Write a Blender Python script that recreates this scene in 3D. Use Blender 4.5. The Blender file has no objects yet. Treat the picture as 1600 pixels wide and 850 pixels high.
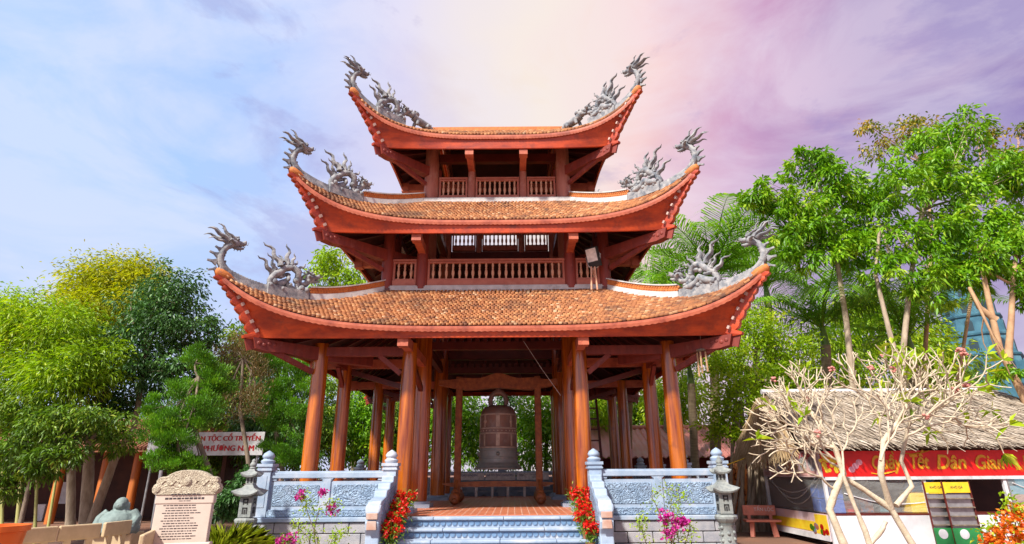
import bpy, math, random
import numpy as np
from mathutils import Vector, Matrix
R = math.radians
pi = math.pi
scene = bpy.context.scene
col = scene.collection
rnd = random.Random(7)

# ------------------------------------------------------------------ camera
CAM = Vector((0.45, -18.3, 1.64)); PITCH = R(19.45); ROLL = R(-0.4); FPX = 889.0
cd = bpy.data.cameras.new('camera'); cd.sensor_width = 36; cd.lens = 36 * FPX / 1600; cd.clip_end = 3000; cd.clip_start = .05
cam = bpy.data.objects.new('camera', cd); col.objects.link(cam)
cam.matrix_world = Matrix.Translation(CAM) @ Matrix.Rotation(pi / 2 + PITCH, 4, 'X') @ Matrix.Rotation(ROLL, 4, 'Z')
scene.camera = cam

# ------------------------------------------------------------------ sky, sun, exposure
SUN_AZ, SUN_EL = R(-36), R(46)      # azimuth measured from straight behind the camera, negative = from the left
w = bpy.data.worlds.new('World'); scene.world = w; w.use_nodes = True
nt = w.node_tree; nt.nodes.clear()
def N(t, kind, **kw):
    n = t.nodes.new(kind)
    for k, v in kw.items(): setattr(n, k, v)
    return n
def ramp(t, stops, interp='LINEAR'):
    n = N(t, 'ShaderNodeValToRGB'); cr = n.color_ramp; cr.interpolation = interp
    while len(cr.elements) < len(stops): cr.elements.new(.5)
    for e, (p, c) in zip(cr.elements, stops):
        e.position = p; e.color = (c[0], c[1], c[2], c[3] if len(c) > 3 else 1)
    return n
def srgb(r, g, b):
    f = lambda c: c / 12.92 if c <= .04045 else ((c + .055) / 1.055) ** 2.4
    return (f(r / 255), f(g / 255), f(b / 255), 1)
out = N(nt, 'ShaderNodeOutputWorld')
sky = N(nt, 'ShaderNodeTexSky', sky_type='NISHITA'); sky.sun_disc = False
sky.sun_elevation = SUN_EL; sky.sun_rotation = R(180) + SUN_AZ * -1; sky.air_density = 1.2; sky.dust_density = 2.5
tc = N(nt, 'ShaderNodeTexCoord'); sep = N(nt, 'ShaderNodeSeparateXYZ'); nt.links.new(tc.outputs['Generated'], sep.inputs[0])
def math_(t, op, a, b=None, c=None):
    n = N(t, 'ShaderNodeMath', operation=op)
    for i, v in enumerate((a, b, c)):
        if v is None: continue
        if isinstance(v, (int, float)): n.inputs[i].default_value = v
        else: t.links.new(v, n.inputs[i])
    return n.outputs[0]
def noise(t, vec, scale, detail=5, rough=.55, dist=0, sc=None, rot=None):
    if sc or rot:
        mp = N(t, 'ShaderNodeMapping'); t.links.new(vec, mp.inputs[0])
        if sc: mp.inputs['Scale'].default_value = sc
        if rot: mp.inputs['Rotation'].default_value = rot
        vec = mp.outputs[0]
    n = N(t, 'ShaderNodeTexNoise'); t.links.new(vec, n.inputs['Vector'])
    n.inputs['Scale'].default_value = scale; n.inputs['Detail'].default_value = detail
    n.inputs['Roughness'].default_value = rough; n.inputs['Distortion'].default_value = dist
    return n.outputs['Fac']
def mixc(t, f, a, b, blend='MIX'):
    n = N(t, 'ShaderNodeMix', data_type='RGBA', blend_type=blend)
    for i, v in ((0, f), (6, a), (7, b)):
        if isinstance(v, (int, float)): n.inputs[i].default_value = v
        elif isinstance(v, tuple): n.inputs[i].default_value = v if len(v) == 4 else (*v, 1)
        else: t.links.new(v, n.inputs[i])
    return n.outputs[2]
gen = tc.outputs['Generated']
warp = math_(nt, 'MULTIPLY_ADD', noise(nt, gen, 2.2, 4), .22, -.11)
ux = math_(nt, 'ADD', math_(nt, 'MULTIPLY_ADD', sep.outputs[0], .5, .5), warp)
hue = ramp(nt, [(0.0, srgb(165, 200, 245)), (.20, srgb(172, 206, 250)), (.34, srgb(180, 202, 249)), (.44, srgb(216, 210, 236)),
                (.53, srgb(245, 226, 204)), (.61, srgb(245, 204, 200)), (.69, srgb(208, 163, 196)), (.77, srgb(146, 120, 178)), (1.0, srgb(124, 106, 170))])
nt.links.new(ux, hue.inputs[0])
c1 = ramp(nt, [(.40, (0, 0, 0)), (.60, (1, 1, 1))]); nt.links.new(noise(nt, gen, 3.0, 9, .6, .7, (1, .7, 2.0), (0, R(-38), 0)), c1.inputs[0])
c2 = ramp(nt, [(.53, (0, 0, 0)), (.61, (1, 1, 1))]); nt.links.new(noise(nt, gen, 3.6, 11, .62, .35, (1.0, 1, 1.9), (0, R(40), R(20))), c2.inputs[0])
cloudcol = mixc(nt, .52, hue.outputs[0], srgb(244, 240, 250))
skyc = mixc(nt, math_(nt, 'MULTIPLY', c1.outputs[0], .72), hue.outputs[0], cloudcol)
skyc = mixc(nt, math_(nt, 'MULTIPLY', c2.outputs[0], .50), skyc, mixc(nt, .65, hue.outputs[0], srgb(150, 140, 196)))
hz = ramp(nt, [(.0, (1, 1, 1)), (.42, (0, 0, 0))]); nt.links.new(sep.outputs[2], hz.inputs[0])
skyc = mixc(nt, math_(nt, 'MULTIPLY', hz.outputs[0], .45), skyc, srgb(236, 226, 238))
b1 = N(nt, 'ShaderNodeBackground'); nt.links.new(sky.outputs[0], b1.inputs[0]); b1.inputs[1].default_value = .05
b2 = N(nt, 'ShaderNodeBackground'); nt.links.new(skyc, b2.inputs[0]); b2.inputs[1].default_value = .71
ms = N(nt, 'ShaderNodeMixShader'); ms.inputs[0].default_value = .86
nt.links.new(b1.outputs[0], ms.inputs[1]); nt.links.new(b2.outputs[0], ms.inputs[2]); nt.links.new(ms.outputs[0], out.inputs[0])
sd = bpy.data.lights.new('sun', 'SUN'); sd.energy = 4.3; sd.angle = R(4.0); sd.color = (1, .95, .86)
sun = bpy.data.objects.new('sun', sd); col.objects.link(sun)
# direction the light travels: away from behind-left of the camera, downwards
sdir = Vector((-math.sin(SUN_AZ) * math.cos(SUN_EL), math.cos(SUN_AZ) * math.cos(SUN_EL), -math.sin(SUN_EL)))
sun.rotation_euler = sdir.to_track_quat('-Z', 'Y').to_euler()
vs = scene.view_settings; vs.view_transform = 'Standard'; vs.look = 'None'; vs.gamma = 1; vs.exposure = 0.75
try: vs.use_curve_mapping = False
except Exception: pass
scene.cycles.max_bounces = 8; scene.cycles.transparent_max_bounces = 12
try: scene.cycles.use_denoising = True
except Exception: pass

def P(px, py, D):
    """world point seen at pixel (of the 1600x850 photograph) at D metres of forward distance"""
    xc, yc = (px - 800) / FPX, (425 - py) / FPX
    c, s = math.cos(ROLL), math.sin(ROLL)
    xc, yc = xc * c - yc * s, xc * s + yc * c
    fw = math.cos(PITCH) - yc * math.sin(PITCH); up = math.sin(PITCH) + yc * math.cos(PITCH)
    k = D / fw
    return Vector((CAM.x + xc * k, CAM.y + D, CAM.z + up * k))

# ------------------------------------------------------------------ materials
MATS = {}
def mat(name, c1, c2=None, scale=6, rough=.6, bump=0, bscale=30, metal=0, coat=0, sc=None, attr=None, stains=None, spec=.5, detail=4, lo=.35, hi=.65, trans=0, bdist=.02, bkind='noise'):
    """procedural principled material: c1..c2 noise mix in world position, optional stains, bump and per-vertex 'tint' attribute"""
    if name in MATS: return MATS[name]
    m = bpy.data.materials.new(name); m.use_nodes = True; t = m.node_tree; t.nodes.clear()
    o = N(t, 'ShaderNodeOutputMaterial'); b = N(t, 'ShaderNodeBsdfPrincipled')
    g = N(t, 'ShaderNodeNewGeometry'); pos = g.outputs['Position']
    c2 = c2 or tuple(x * .7 for x in c1[:3])
    f = ramp(t, [(lo, (0, 0, 0)), (hi, (1, 1, 1))]); t.links.new(noise(t, pos, scale, detail, .6, 0, sc), f.inputs[0])
    cc = mixc(t, f.outputs[0], c1, c2)
    if attr:
        a = N(t, 'ShaderNodeAttribute'); a.attribute_name = 'tint'
        r = ramp(t, attr); t.links.new(a.outputs['Fac'], r.inputs[0])
        cc = mixc(t, .22 if trans == 0 else .12, r.outputs[0], cc)
    if stains:
        sr = ramp(t, [(stains[1], (0, 0, 0)), (stains[1] + .16, (1, 1, 1))]); t.links.new(noise(t, pos, stains[2], 8, .68), sr.inputs[0])
        cc = mixc(t, math_(t, 'MULTIPLY', sr.outputs[0], stains[3] if len(stains) > 3 else .8), cc, stains[0])
    t.links.new(cc, b.inputs['Base Color'])
    b.inputs['Roughness'].default_value = rough; b.inputs['Metallic'].default_value = metal
    b.inputs['Coat Weight'].default_value = coat; b.inputs['Coat Roughness'].default_value = .12
    b.inputs['Specular IOR Level'].default_value = spec
    if bump:
        bp = N(t, 'ShaderNodeBump'); bp.inputs['Strength'].default_value = bump; bp.inputs['Distance'].default_value = bdist
        if bkind == 'noise': h = noise(t, pos, bscale, 6, .6, 0, sc)
        elif bkind == 'carve':
            wv = N(t, 'ShaderNodeTexNoise'); t.links.new(pos, wv.inputs['Vector']); wv.inputs['Scale'].default_value = bscale; wv.inputs['Distortion'].default_value = 3.0; wv.inputs['Detail'].default_value = 2.0
            h = math_(t, 'PINGPONG', math_(t, 'MULTIPLY', wv.outputs['Fac'], 6), 1)
        else:
            vo = N(t, 'ShaderNodeTexVoronoi'); t.links.new(pos, vo.inputs['Vector']); vo.inputs['Scale'].default_value = bscale; h = vo.outputs['Distance']
        t.links.new(h, bp.inputs['Height']); t.links.new(bp.outputs[0], b.inputs['Normal'])
    if trans:
        tr = N(t, 'ShaderNodeBsdfTranslucent'); t.links.new(mixc(t, 1.0, cc, (1.0, 1.0, .55), 'MULTIPLY'), tr.inputs[0])
        mx = N(t, 'ShaderNodeMixShader'); mx.inputs[0].default_value = trans
        t.links.new(b.outputs[0], mx.inputs[1]); t.links.new(tr.outputs[0], mx.inputs[2]); t.links.new(mx.outputs[0], o.inputs[0])
    else: t.links.new(b.outputs[0], o.inputs[0])
    MATS[name] = m; return m
def clear_mat(name, tint=(1, 1, 1), alpha=.35, rough=.12):
    """clear plastic sheet: part see-through, part glossy, with soft wrinkles"""
    m = bpy.data.materials.new(name); m.use_nodes = True; t = m.node_tree; t.nodes.clear()
    o = N(t, 'ShaderNodeOutputMaterial'); tr = N(t, 'ShaderNodeBsdfTransparent'); gl = N(t, 'ShaderNodeBsdfPrincipled')
    gl.inputs['Base Color'].default_value = (*tint, 1); gl.inputs['Roughness'].default_value = rough
    g = N(t, 'ShaderNodeNewGeometry'); bp = N(t, 'ShaderNodeBump'); bp.inputs['Strength'].default_value = .6; bp.inputs['Distance'].default_value = .06
    t.links.new(noise(t, g.outputs['Position'], 2.2, 5, .6, 2.0, (1, 1, 2.4), (0, R(30), 0)), bp.inputs['Height']); t.links.new(bp.outputs[0], gl.inputs['Normal'])
    mx = N(t, 'ShaderNodeMixShader'); mx.inputs[0].default_value = alpha
    t.links.new(tr.outputs[0], mx.inputs[1]); t.links.new(gl.outputs[0], mx.inputs[2]); t.links.new(mx.outputs[0], o.inputs[0])
    return m

M_tile = mat('roof_tile', (.52, .20, .07), (.36, .12, .05), 3.5, .8, .25, 60, attr=[(0, (.10, .045, .03)), (.25, (.27, .105, .045)), (.6, (.43, .17, .06)), (.85, (.55, .29, .12)), (1, (.60, .41, .25))], stains=((.075, .045, .035), .51, .9, .75))
M_fascia = mat('eave_paint', (.62, .075, .012), (.30, .026, .008), 1.7, .45, .2, 40, sc=(1, 1, 3.2), detail=7, lo=.36, hi=.66, stains=((.14, .025, .018), .52, 2.4, .6), coat=.25)
M_fascia2 = mat('fascia_paint', (.56, .15, .075), (.36, .07, .035), 3, .55, .25, 50, detail=7, stains=((.20, .06, .04), .55, 3, .55))
M_col = mat('varnished_wood', (.62, .165, .006), (.17, .020, .003), 2.6, .28, .08, 30, coat=1.0, sc=(3.5, 3.5, .22), detail=7, lo=.34, hi=.68, stains=((.10, .016, .006), .57, 2.2, .55))
M_paintcol = mat('red_painted_wood', (.27, .042, .025), (.18, .027, .018), 3, .55, .15, 30, sc=(2.5, 2.5, .4), stains=((.44, .2, .15), .6, 3.0, .5))
M_faded = mat('faded_red_column', (.46, .17, .115), (.36, .11, .075), 3, .6, .15, 30, sc=(2.5, 2.5, .4), stains=((.55, .33, .26), .54, 2.5, .6))
M_rail = mat('gallery_rail_wood', (.50, .17, .11), (.40, .11, .07), 5, .6, .1, 40, stains=((.5, .25, .17), .6, 5, .5))
M_balu = mat('turned_baluster_wood', (.72, .42, .27), (.58, .28, .17), 9, .6)
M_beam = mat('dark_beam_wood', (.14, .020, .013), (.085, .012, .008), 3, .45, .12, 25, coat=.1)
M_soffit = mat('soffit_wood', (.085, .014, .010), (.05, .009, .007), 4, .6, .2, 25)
M_ridge = mat('lime_ridge', (.62, .60, .58), (.46, .45, .44), 4, .85, .3, 25, stains=((.16, .16, .16), .55, 2.5, .6))
M_terra = mat('terracotta_trim', (.62, .21, .045), (.45, .13, .03), 12, .7, .3, 40)
M_dragon = mat('weathered_dragon_stone', (.40, .39, .38), (.17, .18, .20), 7, .85, .6, 45, stains=((.05, .08, .12), .5, 6, .65))
M_stone = mat('blue_grey_stone', (.37, .45, .56), (.26, .35, .47), 3.0, .6, .25, 60, stains=((.58, .58, .61), .52, 1.6, .75))
M_carve = mat('carved_blue_stone', (.32, .43, .57), (.21, .31, .45), 5, .65, .8, 5.0, bkind='carve', bdist=.04, stains=((.40, .45, .53), .55, 2.5, .6))
M_block = mat('plinth_block_stone', (.40, .39, .41), (.28, .29, .33), 6, .8, .45, 55, stains=((.50, .47, .46), .52, 1.6, .6))
M_mortar = mat('dark_mortar', (.06, .055, .05), None, 20, .9)
M_floor = mat('terracotta_floor', (.60, .20, .10), (.50, .15, .075), 2, .35, .05, 20)
M_dot = mat('pale_tile_inset', (.75, .62, .5), None, 5, .5)
M_bell = mat('bell_bronze', (.25, .135, .10), (.19, .125, .105), 5, .45, .15, 40, metal=.15, sc=(1, 1, .6), stains=((.28, .26, .24), .52, 2.0, .6))
M_bellr = mat('bell_relief', (.47, .36, .29), None, 8, .5, metal=.2)
M_belldk = mat('bell_bronze_dark', (.20, .22, .21), (.27, .26, .24), 6, .42, .15, 40, metal=.3)
M_frame = mat('carved_frame_wood', (.40, .12, .03), (.22, .06, .018), 7, .5, .4, 40, stains=((.55, .25, .10), .62, 9, .5))
M_white = mat('white_stone_bench', (.86, .84, .82), None, 9, .6)
M_lantern = mat('lantern_granite', (.30, .32, .30), (.20, .22, .22), 18, .8, .4, 90, stains=((.40, .38, .33), .55, 4, .6))
M_stele = mat('stele_marble', (.66, .55, .46), (.60, .49, .41), 3, .55, .05, 20)
M_stelecap = mat('stele_cap_stone', (.62, .55, .41), (.52, .44, .32), 6, .7, .8, 9, bkind='carve', bdist=.02)
M_ink = mat('engraved_ink', (.06, .045, .05), None, 9, .7)
M_cream = mat('cream_bench_stone', (.58, .44, .26), (.48, .36, .21), 4, .65, .2, 30)
M_orange = mat('orange_plastic', (.80, .16, .02), None, 3, .4)
M_buddha = mat('grey_green_stone', (.22, .29, .27), (.14, .19, .18), 8, .75, .3, 40)
M_darkwall = mat('dark_brown_wall', (.10, .035, .02), (.055, .02, .013), 2, .7)
M_post = mat('orange_wood_post', (.58, .17, .03), (.42, .11, .02), 4, .5, sc=(3, 3, .4))
M_signw = mat('white_sign', (.82, .82, .84), None, 3, .5)
M_red = mat('red_lettering', (.62, .02, .03), None, 3, .5)
M_banner = mat('red_banner', (.90, .012, .010), None, 2, .45)
M_yellow = mat('yellow_lettering', (.85, .42, .015), None, 3, .5)
M_ybox = mat('yellow_card', (.82, .62, .03), (.8, .5, .02), 6, .5)
M_pinkban = mat('faded_pink_banner', (.72, .48, .44), (.64, .50, .55), 3, .55, .3, 6)
M_whitepan = mat('white_counter_panel', (.80, .79, .83), None, 1.5, .5)
M_metal = mat('grey_metal', (.45, .45, .46), None, 6, .4, metal=.6)
M_blue = mat('blue_plastic', (.015, .10, .46), None, 4, .4)
M_dark = mat('dark_interior', (.03, .028, .028), None, 4, .7)
M_goods = mat('packed_goods', (.35, .10, .05), (.10, .16, .25), 7, .6, lo=.45, hi=.55)
M_thatch = mat('thatch', (.50, .42, .33), (.36, .29, .21), 8, .95, .2, 60, attr=[(0, (.10, .07, .05)), (.35, (.30, .235, .17)), (.75, (.50, .42, .33)), (1, (.66, .58, .48))])
M_thatchy = mat('dry_palm_thatch', (.58, .40, .20), (.42, .27, .12), 8, .95, .2, 60, attr=[(0, (.30, .19, .09)), (.5, (.58, .41, .21)), (1, (.74, .58, .36))])
M_redroof = mat('pink_red_metal_roof', (.62, .20, .17), (.55, .26, .23), 1.2, .5)
M_teal = mat('teal_tower_stone', (.045, .15, .20), (.025, .10, .15), 1.3, .8, .5, 7, stains=((.16, .32, .38), .56, .8, .6))
M_tealdk = mat('tower_opening_dark', (.02, .05, .07), None, 3, .8)
M_bark = mat('tree_bark', (.27, .21, .15), (.15, .115, .085), 6, .9, .6, 25, sc=(2, 2, .6))
M_barkpale = mat('pale_bark', (.46, .37, .27), (.30, .23, .16), 6, .9, .5, 30, sc=(2, 2, .6))
M_barkor = mat('warm_bark', (.52, .33, .18), (.38, .22, .12), 4, .85, .4, 25)
M_frangi = mat('frangipani_bark', (.66, .56, .41), (.50, .41, .29), 9, .85, .5, 40, stains=((.22, .20, .13), .54, 7, .65))
M_palmtrunk = mat('palm_trunk', (.36, .27, .17), (.22, .16, .10), 3, .9, .3, 30, sc=(1, 1, 6))
M_shaft = mat('palm_crownshaft', (.16, .27, .05), None, 4, .4)
M_bamboo = mat('bamboo_cane', (.36, .40, .12), (.50, .44, .18), 3, .4)
def leafmat(name, stops, trans=.35, rough=.45):
    return mat(name, stops[len(stops) // 2][1], None, 1.3, rough, attr=stops, trans=trans)
M_lf_bright = leafmat('leaf_bright', [(0, (.06, .21, .005)), (.4, (.16, .40, .008)), (.8, (.31, .54, .016)), (1, (.52, .66, .05))], .42)
M_lf_dark = leafmat('leaf_dark', [(0, (.016, .055, .012)), (.5, (.05, .15, .03)), (.85, (.12, .28, .06)), (1, (.26, .44, .14))], .28)
M_lf_yel = leafmat('leaf_yellow_green', [(0, (.20, .28, .004)), (.5, (.46, .52, .008)), (.85, (.66, .64, .012)), (1, (.76, .66, .03))], .45)
M_lf_lime = leafmat('leaf_lime', [(0, (.13, .28, .006)), (.5, (.32, .54, .010)), (.85, (.52, .66, .02)), (1, (.66, .72, .06))], .45)
M_lf_jun = leafmat('leaf_juniper', [(0, (.03, .10, .008)), (.45, (.09, .27, .010)), (.8, (.18, .44, .012)), (1, (.32, .55, .03))], .25)
M_lf_dry = leafmat('leaf_dry', [(0, (.10, .07, .025)), (.5, (.20, .16, .055)), (1, (.36, .22, .09))], .2)
M_lf_palm = leafmat('leaf_palm', [(0, (.05, .18, .010)), (.5, (.17, .42, .022)), (.85, (.34, .58, .045)), (1, (.55, .70, .14))], .45, .6)
M_lf_mid = leafmat('leaf_mid', [(0, (.03, .10, .008)), (.5, (.12, .26, .016)), (.85, (.28, .42, .03)), (1, (.48, .56, .08))], .35)
M_fl_red = leafmat('petal_red', [(0, (.45, .003, .002)), (.6, (.80, .012, .006)), (1, (.90, .06, .02))], .25)
M_fl_mag = leafmat('petal_magenta', [(0, (.42, .01, .22)), (.6, (.66, .03, .40)), (1, (.80, .20, .50))], .3)
M_fl_ora = leafmat('petal_orange', [(0, (.70, .06, .01)), (.6, (.85, .20, .01)), (1, (.88, .45, .03))], .3)
M_fl_pink = leafmat('petal_pale_pink', [(0, (.75, .30, .26)), (.6, (.85, .55, .45)), (1, (.9, .78, .68))], .3)
M_pot = mat('clay_pot', (.34, .12, .06), None, 6, .7)
M_ground = mat('ground_paving', (.24, .11, .065), (.17, .09, .06), .8, .85, .3, 12, stains=((.20, .16, .11), .55, .5, .6))
M_grass = leafmat('grass_blade', [(0, (.16, .26, .01)), (.6, (.42, .52, .02)), (1, (.66, .66, .08))], .4)

# ------------------------------------------------------------------ mesh helpers
class MB:
    """collects shapes; build() links them as one mesh object"""
    def __init__(s): s.v = []; s.f = []; s.mi = []; s.cur = 0
    def add(s, vs, fs):
        o = len(s.v); s.v += [tuple(p) for p in vs]
        for f in fs: s.f.append(tuple(i + o for i in f)); s.mi.append(s.cur)
        return s
    def box(s, c, d, rz=0, M=None, taper=1.0):
        x, y, z = d[0] / 2, d[1] / 2, d[2] / 2
        vs = [Vector((a * x * (taper if cc > 0 else 1), b * y * (taper if cc > 0 else 1), cc * z)) for cc in (-1, 1) for b in (-1, 1) for a in (-1, 1)]
        m = Matrix.Translation(c) @ (M.to_4x4() if M is not None else Matrix.Rotation(rz, 4, 'Z'))
        return s.add([m @ v for v in vs], [(0, 2, 3, 1), (4, 5, 7, 6), (0, 1, 5, 4), (2, 6, 7, 3), (0, 4, 6, 2), (1, 3, 7, 5)])
    def bar(s, a, b, wd, h, up=(0, 0, 1), wd2=None, h2=None):
        a, b = Vector(a), Vector(b); d = (b - a).normalized(); u = Vector(up)
        sd_ = d.cross(u)
        if sd_.length < 1e-4: sd_ = d.cross(Vector((0, 1, 0)))
        sd_.normalize(); u = sd_.cross(d)
        wd2 = wd if wd2 is None else wd2; h2 = h if h2 is None else h2
        vs = [p + sd_ * (i * ww / 2) + u * (j * hh / 2) for p, ww, hh in ((a, wd, h), (b, wd2, h2)) for j in (-1, 1) for i in (-1, 1)]
        return s.add(vs, [(0, 1, 3, 2), (4, 6, 7, 5), (0, 4, 5, 1), (2, 3, 7, 6), (0, 2, 6, 4), (1, 5, 7, 3)])
    def tube(s, pts, rad, n=8, cap=True, flat=1.0):
        pts = [Vector(p) for p in pts]
        if isinstance(rad, (int, float)): rad = [rad] * len(pts)
        vs, fs = [], []; prev = None
        for i, p in enumerate(pts):
            d = (pts[min(i + 1, len(pts) - 1)] - pts[max(i - 1, 0)])
            d = d.normalized() if d.length > 1e-9 else Vector((0, 0, 1))
            if prev is None: a = d.orthogonal().normalized()
            else:
                a = prev - d * prev.dot(d); a = a.normalized() if a.length > 1e-6 else d.orthogonal().normalized()
            prev = a; b = d.cross(a)
            for k in range(n):
                t = 2 * pi * k / n; vs.append(p + (a * math.cos(t) + b * math.sin(t) * flat) * rad[i])
        for i in range(len(pts) - 1):
            for k in range(n):
                k2 = (k + 1) % n; fs.append((i * n + k, i * n + k2, (i + 1) * n + k2, (i + 1) * n + k))
        if cap: fs.append(tuple(reversed(range(n)))); fs.append(tuple((len(pts) - 1) * n + k for k in range(n)))
        return s.add(vs, fs)
    def lathe(s, prof, n=24, c=(0, 0, 0), phase=0):
        vs, fs = [], []
        for r, z in prof:
            for k in range(n):
                t = 2 * pi * k / n + phase; vs.append((c[0] + r * math.cos(t), c[1] + r * math.sin(t), c[2] + z))
        for i in range(len(prof) - 1):
            for k in range(n):
                k2 = (k + 1) % n; fs.append((i * n + k, i * n + k2, (i + 1) * n + k2, (i + 1) * n + k))
        fs.append(tuple(reversed(range(n)))); fs.append(tuple((len(prof) - 1) * n + k for k in range(n)))
        return s.add(vs, fs)
    def ball(s, c, r, nu=10, nv=7, M=None):
        r = (r, r, r) if isinstance(r, (int, float)) else r
        vs, fs = [], []
        for j in range(nv + 1):
            ph = -pi / 2 + pi * j / nv
            for i in range(nu):
                th = 2 * pi * i / nu; v = Vector((r[0] * math.cos(ph) * math.cos(th), r[1] * math.cos(ph) * math.sin(th), r[2] * math.sin(ph)))
                if M is not None: v = M @ v
                vs.append(v + Vector(c))
        for j in range(nv):
            for i in range(nu):
                i2 = (i + 1) % nu; fs.append((j * nu + i, j * nu + i2, (j + 1) * nu + i2, (j + 1) * nu + i))
        return s.add(vs, fs)
    def prism(s, poly, o, ax, ay, n, t):
        """2-D outline in the plane (ax, ay) through o, thickness t along n, centred"""
        o, ax, ay, n = Vector(o), Vector(ax), Vector(ay), Vector(n); k = len(poly)
        vs = [o + ax * p[0] + ay * p[1] + n * (e * t / 2) for e in (-1, 1) for p in poly]
        return s.add(vs, [tuple(reversed(range(k))), tuple(range(k, 2 * k))] + [(i, (i + 1) % k, k + (i + 1) % k, k + i) for i in range(k)])
    def grid(s, rows):
        m = len(rows[0]); vs = [p for r in rows for p in r]
        return s.add(vs, [(i * m + j, i * m + j + 1, (i + 1) * m + j + 1, (i + 1) * m + j) for i in range(len(rows) - 1) for j in range(m - 1)])
    def slab(s, A, B):
        """closed solid between two equal grids of points (outer A, inner B)"""
        h, m = len(A), len(A[0]); o = h * m
        vs = [p for r in A for p in r] + [p for r in B for p in r]; fs = []
        for i in range(h - 1):
            for j in range(m - 1):
                a, b, c, d = i * m + j, i * m + j + 1, (i + 1) * m + j + 1, (i + 1) * m + j
                fs += [(a, b, c, d), (o + d, o + c, o + b, o + a)]
        for j in range(m - 1):
            fs.append((j + 1, j, o + j, o + j + 1)); e = (h - 1) * m; fs.append((e + j, e + j + 1, o + e + j + 1, o + e + j))
        for i in range(h - 1):
            a, b = i * m, (i + 1) * m; fs.append((a, b, o + b, o + a)); a, b = i * m + m - 1, (i + 1) * m + m - 1; fs.append((b, a, o + a, o + b))
        return s.add(vs, fs)
    def mesh(s, name, mats, smooth=False, fix=True):
        me = bpy.data.meshes.new(name); me.from_pydata(s.v, [], s.f)
        for m in (mats if isinstance(mats, (list, tuple)) else [mats]): me.materials.append(m)
        if any(s.mi): me.polygons.foreach_set('material_index', s.mi)
        if fix:
            import bmesh
            bm = bmesh.new(); bm.from_mesh(me); bmesh.ops.recalc_face_normals(bm, faces=bm.faces); bm.to_mesh(me); bm.free()
        if smooth:
            me.polygons.foreach_set('use_smooth', [True] * len(me.polygons))
            try: me.set_sharp_from_angle(angle=R(smooth if smooth is not True else 40))
            except Exception: pass
        return me
    def build(s, name, mats, parent=None, smooth=False, loc=None, bevel=0):
        o = link(name, s.mesh(name, mats, smooth), parent, loc)
        if bevel:
            b = o.modifiers.new('bevel', 'BEVEL'); b.width = bevel; b.segments = 2; b.limit_method = 'ANGLE'; b.angle_limit = R(40)
        return o
def link(name, data, parent=None, loc=None, rz=0):
    o = bpy.data.objects.new(name, data); col.objects.link(o)
    if parent: o.parent = parent
    if loc is not None: o.location = loc
    if rz: o.rotation_euler = (0, 0, rz)
    return o
def tag(o, label, cat=None, group=None, kind=None):
    o['label'] = label
    if cat: o['category'] = cat
    if group: o['group'] = group
    if kind: o['kind'] = kind
    return o
def thing(name, label, cat, loc=(0, 0, 0), rz=0, group=None):
    return tag(link(name, None, None, loc, rz), label, cat, group)
def struct(o): o['kind'] = 'structure'; return o
def stuff(o): o['kind'] = 'stuff'; return o
def np_mesh(name, V, F, tint, m, smooth=False):
    V = np.asarray(V, np.float32); F = np.asarray(F, np.int32); k = F.shape[1]
    me = bpy.data.meshes.new(name); me.vertices.add(len(V)); me.vertices.foreach_set('co', V.ravel())
    me.loops.add(F.size); me.loops.foreach_set('vertex_index', F.ravel()); me.polygons.add(len(F))
    me.polygons.foreach_set('loop_start', np.arange(len(F), dtype=np.int32) * k)
    me.polygons.foreach_set('loop_total', np.full(len(F), k, np.int32)); me.update(calc_edges=True)
    if tint is not None:
        a = me.attributes.new('tint', 'FLOAT', 'POINT'); a.data.foreach_set('value', np.asarray(tint, np.float32))
    me.materials.append(m)
    if smooth: me.polygons.foreach_set('use_smooth', [True] * len(me.polygons))
    return me
def unit(a): return a / np.maximum(np.linalg.norm(a, axis=1, keepdims=True), 1e-6)
def leaf_geo(C, Dr, L, W, rng, fold=.25, droop=.2, base=0):
    """folded pointed leaves: base, two sides, tip"""
    n = len(C); Dr = unit(Dr); rv = rng.normal(size=(n, 3)); rv[:, 2] += 1.2
    S = unit(np.cross(Dr, rv)); U = np.cross(S, Dr); L = np.broadcast_to(L, n)[:, None]; W = np.broadcast_to(W, n)[:, None]
    tip = C + Dr * L - np.array([0, 0, 1.]) * L * droop
    mid = C + Dr * L * .5
    V = np.stack([C, mid + S * W * .5 + U * W * fold, tip, mid - S * W * .5 + U * W * fold], 1).reshape(-1, 3)
    i = np.arange(n)[:, None] * 4 + base
    F = np.concatenate([i + np.array([[0, 1, 2]]), i + np.array([[0, 2, 3]])], 0)
    return V, F
# ------------------------------------------------------------------ ground and platform
FZ = .8
g = MB(); g.grid([[(x, y, 0) for x in (-900, -60, -25, 0, 25, 60, 900)] for y in (-60, -25, 0, 25, 60, 900)])
struct(g.build('ground', M_ground))

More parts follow.
